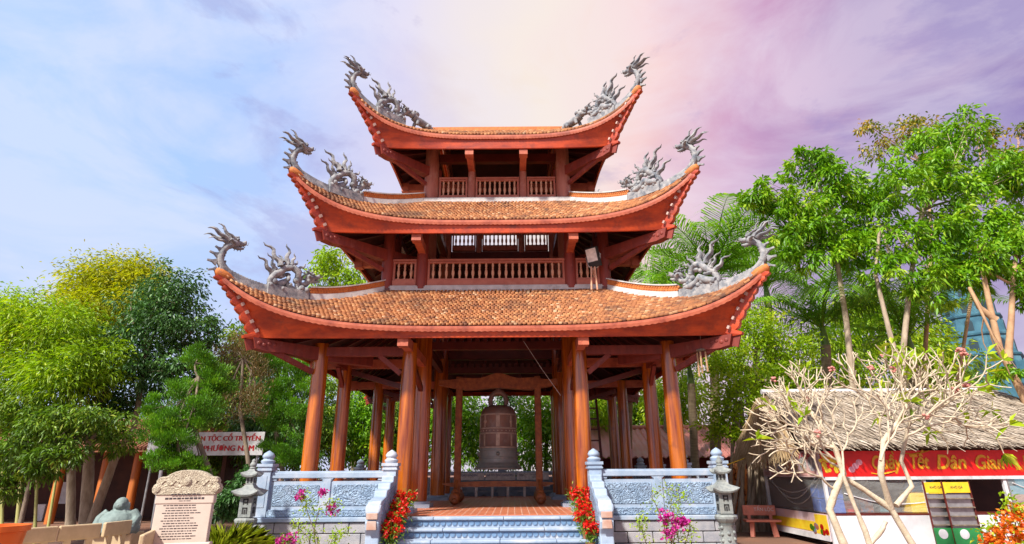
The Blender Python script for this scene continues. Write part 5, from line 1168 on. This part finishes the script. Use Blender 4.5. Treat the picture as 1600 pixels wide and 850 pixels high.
# right side
tree('broadleaf_tree', 'bright green broadleaf tree spreading left beside the tower roofs', 20, [[(1352, 800, 17), (1335, 620, 17), (1322, 500, 17), (1308, 410, 17), (1295, 340, 17)]],
     [(1175, 305, 16.6, 30, .6, 18), (1205, 300, 16.6, 38, .8, 24), (1250, 330, 16.6, 50, 1, 32), (1268, 262, 16.8, 38, .8, 30), (1310, 290, 16.8, 48, 1, 40), (1240, 375, 16.6, 45, .9, 28), (1300, 360, 16.6, 55, 1.1, 38), (1345, 330, 17, 45, 1, 45), (1275, 398, 16.6, 40, .8, 22), (1340, 395, 17, 45, 1, 30), (1262, 245, 16.8, 22, .5, 14)], 10000, .215, .072, M_lf_bright, M_barkpale, .11, 'broad', GR, .21, 40, 46)
tree('broadleaf_tree', 'bright green broadleaf tree standing highest on the right', 21, [[(1420, 800, 16), (1412, 640, 16), (1410, 560, 16), (1422, 440, 16), (1440, 330, 16)], [(1413, 600, 16), (1390, 520, 16), (1368, 430, 16), (1375, 350, 16)]],
     [(1400, 290, 15.6, 48, 1, 42), (1450, 240, 15.8, 45, .9, 42), (1505, 215, 15.8, 45, .9, 38), (1480, 290, 15.6, 55, 1.1, 45), (1540, 265, 15.8, 45, 1, 45), (1420, 370, 15.6, 50, 1, 38), (1490, 360, 15.6, 55, 1, 42), (1395, 420, 15.8, 40, .9, 26), (1460, 440, 15.6, 50, .9, 40), (1545, 340, 15.6, 45, 1, 42), (1520, 420, 15.6, 45, .9, 40), (1590, 300, 15.6, 35, .9, 60)], 12500, .21, .07, M_lf_bright, M_barkpale, .11, 'broad', GR, .21, 40, 60)
tree('broadleaf_tree', 'tree with bare orange brown limbs at the right edge', 22, [[(1640, 840, 15), (1610, 640, 15), (1585, 590, 15), (1562, 545, 15), (1545, 470, 15), (1535, 420, 15)], [(1575, 560, 15), (1580, 500, 15), (1583, 440, 15), (1590, 380, 15)], [(1555, 500, 15), (1530, 480, 15), (1515, 450, 15)]],
     [(1590, 380, 15, 35, .8, 30), (1530, 400, 15, 35, .8, 28), (1600, 460, 15, 20, .5, 20), (1578, 585, 14.8, 16, .4, 18), (1595, 420, 15, 30, .6, 22)], 4200, .15, .06, M_lf_bright, M_barkor, .12, 'broad', GR, .30, 40, 16)
tree('airy_tree', 'sparse yellowing tree top against the purple sky', 23, [[(1450, 800, 20), (1445, 560, 20), (1455, 380, 20), (1450, 260, 20)], [(1480, 700, 20), (1520, 450, 20), (1560, 300, 20)]],
     [(1352, 193, 20, 14, .5, 14, .1), (1375, 225, 20, 25, .6, 22), (1420, 205, 20, 25, .6, 24), (1438, 182, 20, 14, .4, 12), (1465, 215, 20, 26, .6, 26), (1530, 200, 20, 26, .6, 22), (1565, 235, 20, 28, .7, 28, .15), (1592, 265, 20, 22, .6, 40, .2), (1590, 205, 20, 12, .4, 14)], 3000, .17, .075, leafmat('leaf_autumn', [(0, (.05, .13, .012)), (.45, (.14, .24, .02)), (.7, (.42, .33, .02)), (1, (.60, .33, .03))], .4), M_barkor, .09, 'broad', GR, .42, 26, 40)
fig = tree('fig_tree', 'fig tree with roped aerial roots and lime green crown beside the stall', 24, [[(1185, 828, 18.5), (1183, 740, 18.5), (1178, 660, 18.5), (1180, 580, 18.5)]],
     [(1135, 560, 18, 38, .9, 35), (1180, 520, 18, 45, 1, 35), (1225, 555, 18, 45, 1, 40), (1150, 620, 17.8, 45, .9, 35), (1205, 600, 18, 45, 1, 35), (1130, 665, 18, 35, .8, 28), (1245, 600, 18.5, 35, .9, 30)], 16000, .13, .055, M_lf_lime, M_barkpale, .30, 'any', GR, .34, 42)
rr = random.Random(9); b0 = fig.location
for i in range(16):
    a = P(1150 + i * 4.2 + rr.uniform(-4, 4), rr.uniform(610, 690), 18.1) - b0; b = P(1140 + i * 6 + rr.uniform(-6, 6), 828, 17.9) - b0; b.z = -.03
    m = MB(); m.tube(curve(a, b, .06, 9, rr), [.05 + .03 * rr.random() + .02 * math.sin(q) for q in range(9)], 7); m.build('aerial_root', M_barkpale, fig, 60)
tree('background_tree', 'lime green tree between the palms and the right broadleaf trees', 25, [[(1330, 800, 25), (1335, 640, 25), (1340, 540, 25)]],
     [(1350, 480, 25, 60, 1.4, 40), (1300, 540, 25, 60, 1.3, 50), (1400, 530, 25, 70, 1.3, 50), (1360, 600, 25, 80, 1.3, 40), (1460, 560, 26, 60, 1.2, 50)], 11000, .24, .08, M_lf_lime, M_bark, .15, 'broad', GB, .36)
tree('background_tree', 'mid green tree filling the gap behind the thatched stall', 26, [[(1480, 800, 28), (1480, 640, 28), (1480, 560, 28)]],
     [(1440, 590, 28, 60, 1.4, 40), (1500, 600, 29, 50, 1.4, 40), (1270, 600, 27, 60, 1.4, 45), (1380, 620, 28, 80, 1.4, 35)], 7000, .24, .08, M_lf_mid, M_bark, .15, 'broad', GB, .36)

# palms
def frond_mesh(seed, L, droop, wide):
    rg = np.random.default_rng(seed); n = 46
    s = np.linspace(0, 1, 30); ang = .95 - droop * s ** 1.3; dx = np.cos(ang) * L / 29; dz = np.sin(ang) * L / 29
    X = np.concatenate([[0], np.cumsum(dx)[:-1]]); Z = np.concatenate([[0], np.cumsum(dz)[:-1]])
    V, F, T_ = [], [], []
    q = np.linspace(.10, .995, n); px_, pz = np.interp(q, s, X), np.interp(q, s, Z); an = np.interp(q, s, ang)
    base = 0
    for sd_ in (-1, 1):
        C = np.stack([px_, np.zeros(n), pz], -1); ln = wide * np.sin(pi * (q * .82 + .16)) ** .7 * rg.uniform(.85, 1.1, n)
        fwd = np.stack([np.cos(an), 0 * an, np.sin(an)], -1)
        Dr = fwd * .55 + np.array([0, sd_ * 1., 0]) + rg.normal(0, .10, (n, 3)) + np.array([0, 0, .12])
        D1 = unit(Dr); w_ = .05; U = unit(np.cross(D1, np.array([0, 0, 1.]) + 0 * D1)) * w_ * .5
        mid = C + D1 * ln[:, None] * .55; tip = C + D1 * ln[:, None] * .92 + np.array([0, 0, -1]) * (ln[:, None] * .42)
        vv = np.stack([C - U * .5, C + U * .5, mid + U, mid - U, tip], 1).reshape(-1, 3); i = np.arange(n)[:, None] * 5 + base
        V.append(vv); F += [i + np.array([[0, 1, 2]]), i + np.array([[0, 2, 3]]), i + np.array([[3, 2, 4]])]; T_.append(np.repeat(np.clip(rg.normal(.5, .2, n), 0, 1), 5)); base += len(vv)
    for a in range(29):   # rachis
        w0, w1 = .035 * (1 - a / 30), .035 * (1 - (a + 1) / 30)
        vv = np.array([(X[a], -w0, Z[a]), (X[a], w0, Z[a]), (X[a + 1], w1, Z[a + 1]), (X[a + 1], -w1, Z[a + 1]), (X[a], 0, Z[a] + w0), (X[a + 1], 0, Z[a + 1] + w1)])
        V.append(vv); F += [np.array([[0, 1, 2]]) + base, np.array([[0, 2, 3]]) + base, np.array([[0, 3, 5]]) + base, np.array([[0, 5, 4]]) + base, np.array([[1, 4, 5]]) + base, np.array([[1, 5, 2]]) + base]; T_.append(np.full(6, .75)); base += 6
    return np_mesh('frond', np.concatenate(V), np.concatenate(F), np.concatenate(T_), M_lf_palm)
FR = [frond_mesh(60 + i, 3.9, d, 1.3) for i, d in enumerate((1.0, 1.4, 1.8, 2.3))]
def palm(label, foot, top, seed, nf, sc_, el, r=.17, spread=1.0, lean=0):
    rr = random.Random(seed); a = P(*foot); a.z = 0; b = P(*top)
    t = thing('palm_tree', label, 'palm', a, 0, 'palms right of the tower')
    L = b - a; m = MB(); n = int(L.length / .16)
    m.tube([L * (q / n) for q in range(n + 1)], [r * (1.25 - .35 * min(1, q / n * 2)) + (.010 if q % 2 else 0) for q in range(n + 1)], 14, True); m.build('trunk', M_palmtrunk, t, 80)
    m = MB(); m.tube([L, L + Vector((0, 0, .35)), L + Vector((0, 0, .8))], [r * .85, r * .75, r * .35], 12); m.build('crownshaft', M_shaft, t, 60)
    for k in range(nf):
        o = link('frond', FR[rr.randrange(4) if el == 0 else min(3, max(0, int(rr.gauss(el, .9))))], t, L + Vector((0, 0, .6)))
        az = k * 2.39996 + rr.uniform(-.2, .2); o.rotation_euler = (rr.uniform(-.25, .25), rr.uniform(-.55, .45), az); s_ = sc_ * rr.uniform(.85, 1.1); o.scale = (s_, s_, s_)
palm('tall palm with feathery crown right behind the right roof corner', (1116, 790, 20), (1115, 455, 20), 1, 17, 1.0, 1)
palm('palm with crown low behind the right corner columns', (1088, 790, 24), (1080, 600, 24), 2, 13, .8, 2)
palm('palm behind the right columns with crown hidden by the roof', (978, 790, 25), (985, 520, 25), 3, 13, 1.0, 1)
palm('palm whose fronds spread below the broadleaf canopy', (1296, 790, 19.5), (1290, 540, 19.5), 4, 15, 1.0, 1)
palm('palm with fronds drooping in front of the teal pagoda', (1440, 790, 20), (1425, 555, 20), 5, 14, 1.05, 2)
palm('palm standing behind the fig crown', (1215, 790, 24), (1200, 470, 24), 6, 18, 1.0, 1)
palm('palm set back left of the tall palm', (1040, 790, 27), (1045, 490, 27), 7, 16, .9, 2)

# frangipani: pale forking branches, few leaves, pale blossoms
fb = P(1375, 850, 10.4); fb.z = 0
fr_t = thing('frangipani_tree', 'nearly bare pale frangipani with forking branches before the stall', 'tree', fb)
rr = random.Random(31); fm = MB(); tips = []
def Q(px, py, dD=0): return P(px, py, 10.4 + dD) - fb
stems = [([Q(1352, 905), Q(1318, 850), Q(1296, 795), Q(1306, 765), Q(1318, 740), Q(1305, 700)], .085, .05), ([Q(1462, 905, .1), Q(1425, 850, .1), Q(1392, 795, .1), Q(1350, 765, .1), Q(1312, 742, .1)], .075, .045),
         ([Q(1392, 795, .1), Q(1376, 740, -.1), Q(1380, 690, -.1), Q(1402, 660, -.1)], .06, .04), ([Q(1400, 790, .1), Q(1425, 760, .2), Q(1408, 720, .2), Q(1418, 670, .2)], .05, .035), ([Q(1375, 905, -.2), Q(1352, 830, -.2), Q(1335, 790, -.2), Q(1318, 745, -.2)], .05, .035), ([Q(1360, 850, -.2), Q(1378, 828, -.2), Q(1384, 815, -.2)], .045, .04)]
for pts, r0, r1 in stems:
    sm = []
    for a, b in zip(pts, pts[1:]): sm += [a.lerp(b, q / 3) for q in range(3)]
    sm.append(pts[-1]); fm.tube(sm, [(r0 + (r1 - r0) * q / (len(sm) - 1)) * .85 + rr.uniform(-.005, .008) for q in range(len(sm))], 9)
def fork(p, d, L, r, lev):
    d = d.normalized(); end = p + d * L; o = Vector((rr.uniform(-1, 1), rr.uniform(-1, 1), rr.uniform(-.6, .3))) * L * .10
    fm.tube([p, p.lerp(end, .35) + o, p.lerp(end, .7) + o * .8, end], [r, r * .93, r * .86, r * .84], 7)
    if lev == 0 or (lev == 1 and rr.random() < .15): tips.append((end, d)); return
    n = 3 if rr.random() < .45 else 2; a0 = rr.uniform(0, 2 * pi); ax = d.orthogonal().normalized()
    for k in range(n):
        a = a0 + k * 2 * pi / n + rr.uniform(-.4, .4); side = Matrix.Rotation(a, 3, d) @ ax
        nd = d * .85 + side * rr.uniform(.42, .72) + Vector((0, 0, .14)); nd.y *= .8
        fork(end, nd, L * rr.uniform(.70, .95), r * .84, lev - 1)
for px, py, dD, dx, dz, L, lev in ((1305, 700, 0, -.9, .75, .45, 4), (1305, 700, 0, -.25, 1, .45, 4), (1305, 700, 0, -1.2, .25, .46, 4), (1300, 715, -.2, -.5, .9, .40, 4), (1402, 660, -.1, .5, .8, .40, 4), (1402, 660, -.1, -.4, .9, .40, 4), (1418, 670, .2, .9, .5, .46, 4), (1418, 670, .2, .35, .9, .40, 4), (1402, 660, -.1, 1.1, .3, .50, 4), (1318, 745, -.2, .3, 1, .45, 4), (1306, 765, 0, -.8, .6, .36, 4), (1312, 730, .2, -.7, .8, .42, 4), (1380, 690, .2, .1, 1, .40, 4), (1376, 720, -.4, .6, .7, .44, 4), (1310, 720, .3, -1.1, .5, .46, 4), (1418, 680, -.3, 1, .35, .48, 4)):
    fork(Q(px, py, dD), Vector((dx, rr.uniform(-.6, .4), dz)), L, .021, lev)
fm.build('trunk', M_frangi, fr_t, 70)
rg = np.random.default_rng(77); sel = [i for i, (p, d) in enumerate(tips) if rg.random() < (.16 if p.x > .3 else .03)]
C, Dd = [], []
for i in sel:
    p, d = tips[i]
    for k in range(rg.integers(3, 8)): C.append(p); Dd.append(np.array(d) * .6 + rg.normal(0, .8, 3) + np.array([0, 0, .1]))
V, F = leaf_geo(np.array([tuple(c) for c in C]), np.array(Dd), .26 * rg.uniform(.6, 1.2, len(C)), .075, rg, .15, .18)
link('leaves', np_mesh('leaves', V, F, np.repeat(np.clip(rg.normal(.6, .22, len(C)), 0, 1), 4), M_lf_lime), fr_t)
k = 0
for i, (p, d) in enumerate(tips):
    if rg.random() < .022:
        m = MB(); ax = Vector(d).normalized()
        for q in range(9):
            dr = (ax * .6 + Vector(rg.normal(0, .6, 3))).normalized(); m.ball(p + dr * .05, (.03, .03, .022), 6, 4)
        m.build('blossom', M_fl_pink, fr_t, 60)

# small flowering plants
def plant(name, label, base, stems, leafm, petalm, rng_seed, nleaf, nfl, L=.05, Wd=.022, fl=.045, pot=None, group=None, flow_at=None, spread=.07):
    """stems: lists of world points; leaves along the stems, blossoms at given points"""
    rg = np.random.default_rng(rng_seed); t = thing(name, label, 'plant', base, 0, group); b = Vector(base)
    if pot: m = MB(); m.lathe([(pot * .65, 0), (pot, pot * 1.5), (pot * 1.08, pot * 1.55), (pot * 1.08, pot * 1.75), (pot * .9, pot * 1.75), (0, pot * 1.6)], 18); m.build('pot', M_pot, t, 40)
    m = MB(); C = []
    for st in stems:
        st = [Vector(p) - b for p in st]; m.tube(st, [.012 - .008 * q / (len(st) - 1) for q in range(len(st))], 6)
        for q in range(nleaf // len(stems)):
            f = rg.random() ** .7 * (len(st) - 1); i = min(int(f), len(st) - 2); C.append(np.array(st[i].lerp(st[i + 1], f - i)) + rg.normal(0, spread, 3))
    m.build('stem', M_bark if not pot else M_shaft, t)
    C = np.array(C); V, F = leaf_geo(C, rg.normal(0, .8, (len(C), 3)) + np.array([0, 0, .2]), L * rg.uniform(.6, 1.4, len(C)), Wd * rg.uniform(.7, 1.3, len(C)), rg)
    link('leaves', np_mesh('leaves', V, F, np.repeat(np.clip(rg.normal(.55, .25, len(C)), 0, 1), 4), leafm), t)
    if nfl:
        fa = [np.array(Vector(p) - b) for p, s_ in flow_at]; sz = [s_ for p, s_ in flow_at]; k = rg.integers(0, len(fa), nfl)
        cc = np.array([fa[i] + np.clip(rg.normal(0, 1, 3), -1.8, 1.8) * sz[i] for i in k]); C = np.repeat(cc, 5, 0)
        V, F = leaf_geo(C, rg.normal(0, 1, (len(C), 3)) + np.array([0, -.2, .4]), fl * rg.uniform(.7, 1.3, len(C)), fl * .8, rg, .1, .05)
        link('blossoms', np_mesh('blossoms', V, F, np.repeat(np.repeat(np.clip(rg.normal(.5, .2, nfl), 0, 1), 5) + rg.normal(0, .08, nfl * 5), 4), petalm), t)
    return t
ords = ['top', 'second', 'third', 'fourth']
for side, sx in (('left', -1), ('right', 1)):
    for k in range(4):
        zb_ = FZ - k * .182; b = Vector((sx * (1.80 + .025 * k), -5.58 - .33 * k if k else -5.52, zb_)); h = .42
        st = [[b + Vector((0, 0, .14)), b + Vector((rnd.uniform(-.12, .12), rnd.uniform(-.1, .1), .3)), b + Vector((rnd.uniform(-.17, .17), rnd.uniform(-.14, .1), h + rnd.uniform(-.06, .06)))] for _ in range(7)]
        fa = [(s_[-1], .045) for s_ in st] + [(s_[1] + Vector((0, -.06, .05)), .035) for s_ in st[:4]]
        plant('potted_flower', 'potted red flowering plant on the %s side, %s step' % (side, ords[k]), b, st, M_lf_mid, M_fl_red, 100 + k + (10 if sx > 0 else 0), 330, 150, .085, .022, .045, .085, 'red flowers beside the steps', fa, .065)
def wp(pts, D): return [P(x, y, D) for x, y in pts]
b = P(500, 860, 11.6); b.z = 0
st = [wp(q, 11.6) for q in ([(500, 900), (495, 840), (480, 800), (478, 780), (470, 772)], [(500, 900), (490, 830), (500, 790), (520, 785), (525, 800)], [(500, 900), (470, 850), (450, 840), (435, 848)], [(500, 900), (520, 840), (540, 830)], [(500, 900), (482, 840), (458, 815)])]
plant('bougainvillea', 'straggly bougainvillea with magenta blooms before the left balustrade', b, st, M_lf_lime, M_fl_mag, 131, 800, 110, .06, .03, .05, None, 'bougainvilleas before the platform', [(P(455, 842, 11.5), .06), (P(437, 846, 11.5), .05), (P(470, 774, 11.6), .05), (P(520, 796, 11.6), .05), (P(505, 770, 11.6), .035)])
b = P(1045, 860, 11.6); b.z = 0
st = [wp(q, 11.6) for q in ([(1045, 900), (1050, 840), (1030, 800), (1018, 775), (1040, 762), (1068, 770)], [(1045, 900), (1040, 830), (1048, 790), (1070, 775)], [(1045, 900), (1070, 850), (1080, 820)], [(1045, 900), (1010, 850), (1000, 820), (1005, 805)], [(1045, 900), (1055, 830), (1060, 800)])]
plant('bougainvillea', 'bougainvillea with a dense magenta cluster before the right balustrade', b, st, M_lf_lime, M_fl_mag, 132, 800, 150, .06, .03, .05, None, 'bougainvilleas before the platform', [(P(1040, 808, 11.5), .07), (P(1058, 818, 11.5), .07), (P(1045, 835, 11.5), .07), (P(1070, 815, 11.5), .04)])
b = P(1582, 880, 8.0); b.z = 0
st = [wp(q, 8.0) for q in ([(1585, 1000), (1580, 880), (1560, 830), (1548, 820)], [(1585, 1000), (1590, 860), (1585, 800), (1580, 785)], [(1585, 1000), (1600, 860), (1605, 810)], [(1585, 1000), (1570, 870), (1540, 840)], [(1585, 1000), (1595, 880), (1570, 830)], [(1585, 1000), (1610, 870), (1625, 830)])]
plant('orange_bougainvillea', 'orange and red flowering bush at the bottom right corner', b, st, M_lf_lime, M_fl_ora, 133, 900, 190, .07, .035, .05, None, None, [(P(1560, 838, 7.9), .07), (P(1575, 815, 7.9), .07), (P(1595, 825, 7.9), .08), (P(1585, 845, 7.9), .08), (P(1590, 800, 8), .05), (P(1545, 845, 8), .04)])
# ornamental grass tufts beside the stele
def grass(label, px, py, D, seed, h, n=260, name='ornamental_grass'):
    rg = np.random.default_rng(seed); b = P(px, py, D); b.z = 0; t = thing(name, label, 'grass plant', b, 0)
    az = rg.random(n) * 2 * pi; el = rg.uniform(.5, 1.4, n); Dr = np.stack([np.cos(az) * np.cos(el), np.sin(az) * np.cos(el), np.sin(el)], -1)
    V, F = leaf_geo(rg.normal(0, .05, (n, 3)) * (1, 1, 0), Dr, h * rg.uniform(.7, 1.2, n), .015, rg, .2, .35)
    link('blades', np_mesh('blades', V, F, np.repeat(np.clip(rg.normal(.6, .2, n), 0, 1), 4), M_grass), t)
    m = MB(); m.lathe([(.12, -.02), (.10, .08), (.03, .14)], 10); m.build('root_clump', M_bark, t)
grass('yellow green arching grass tuft between the stele and the left lantern', 352, 850, 11.4, 5, 1.15, 900)
grass('yellow green grass tuft just right of the stele foot', 335, 850, 10.6, 6, .95, 600)
# green shrubs standing round the stele and along the hall
tree('leafy_shrub', 'dark leafy shrub behind the stele and left lantern', 90, [[(372, 835, 14.5), (375, 790, 14.5), (378, 760, 14.5)]], [(372, 770, 14.5, 26, .5, 28, -.1), (352, 790, 14.4, 24, .5, 25, -.1), (395, 745, 14.8, 20, .4, 22)], 2600, .12, .05, M_lf_dark, M_bark, .04, 'broad', None, cat='shrub', twigs=8)
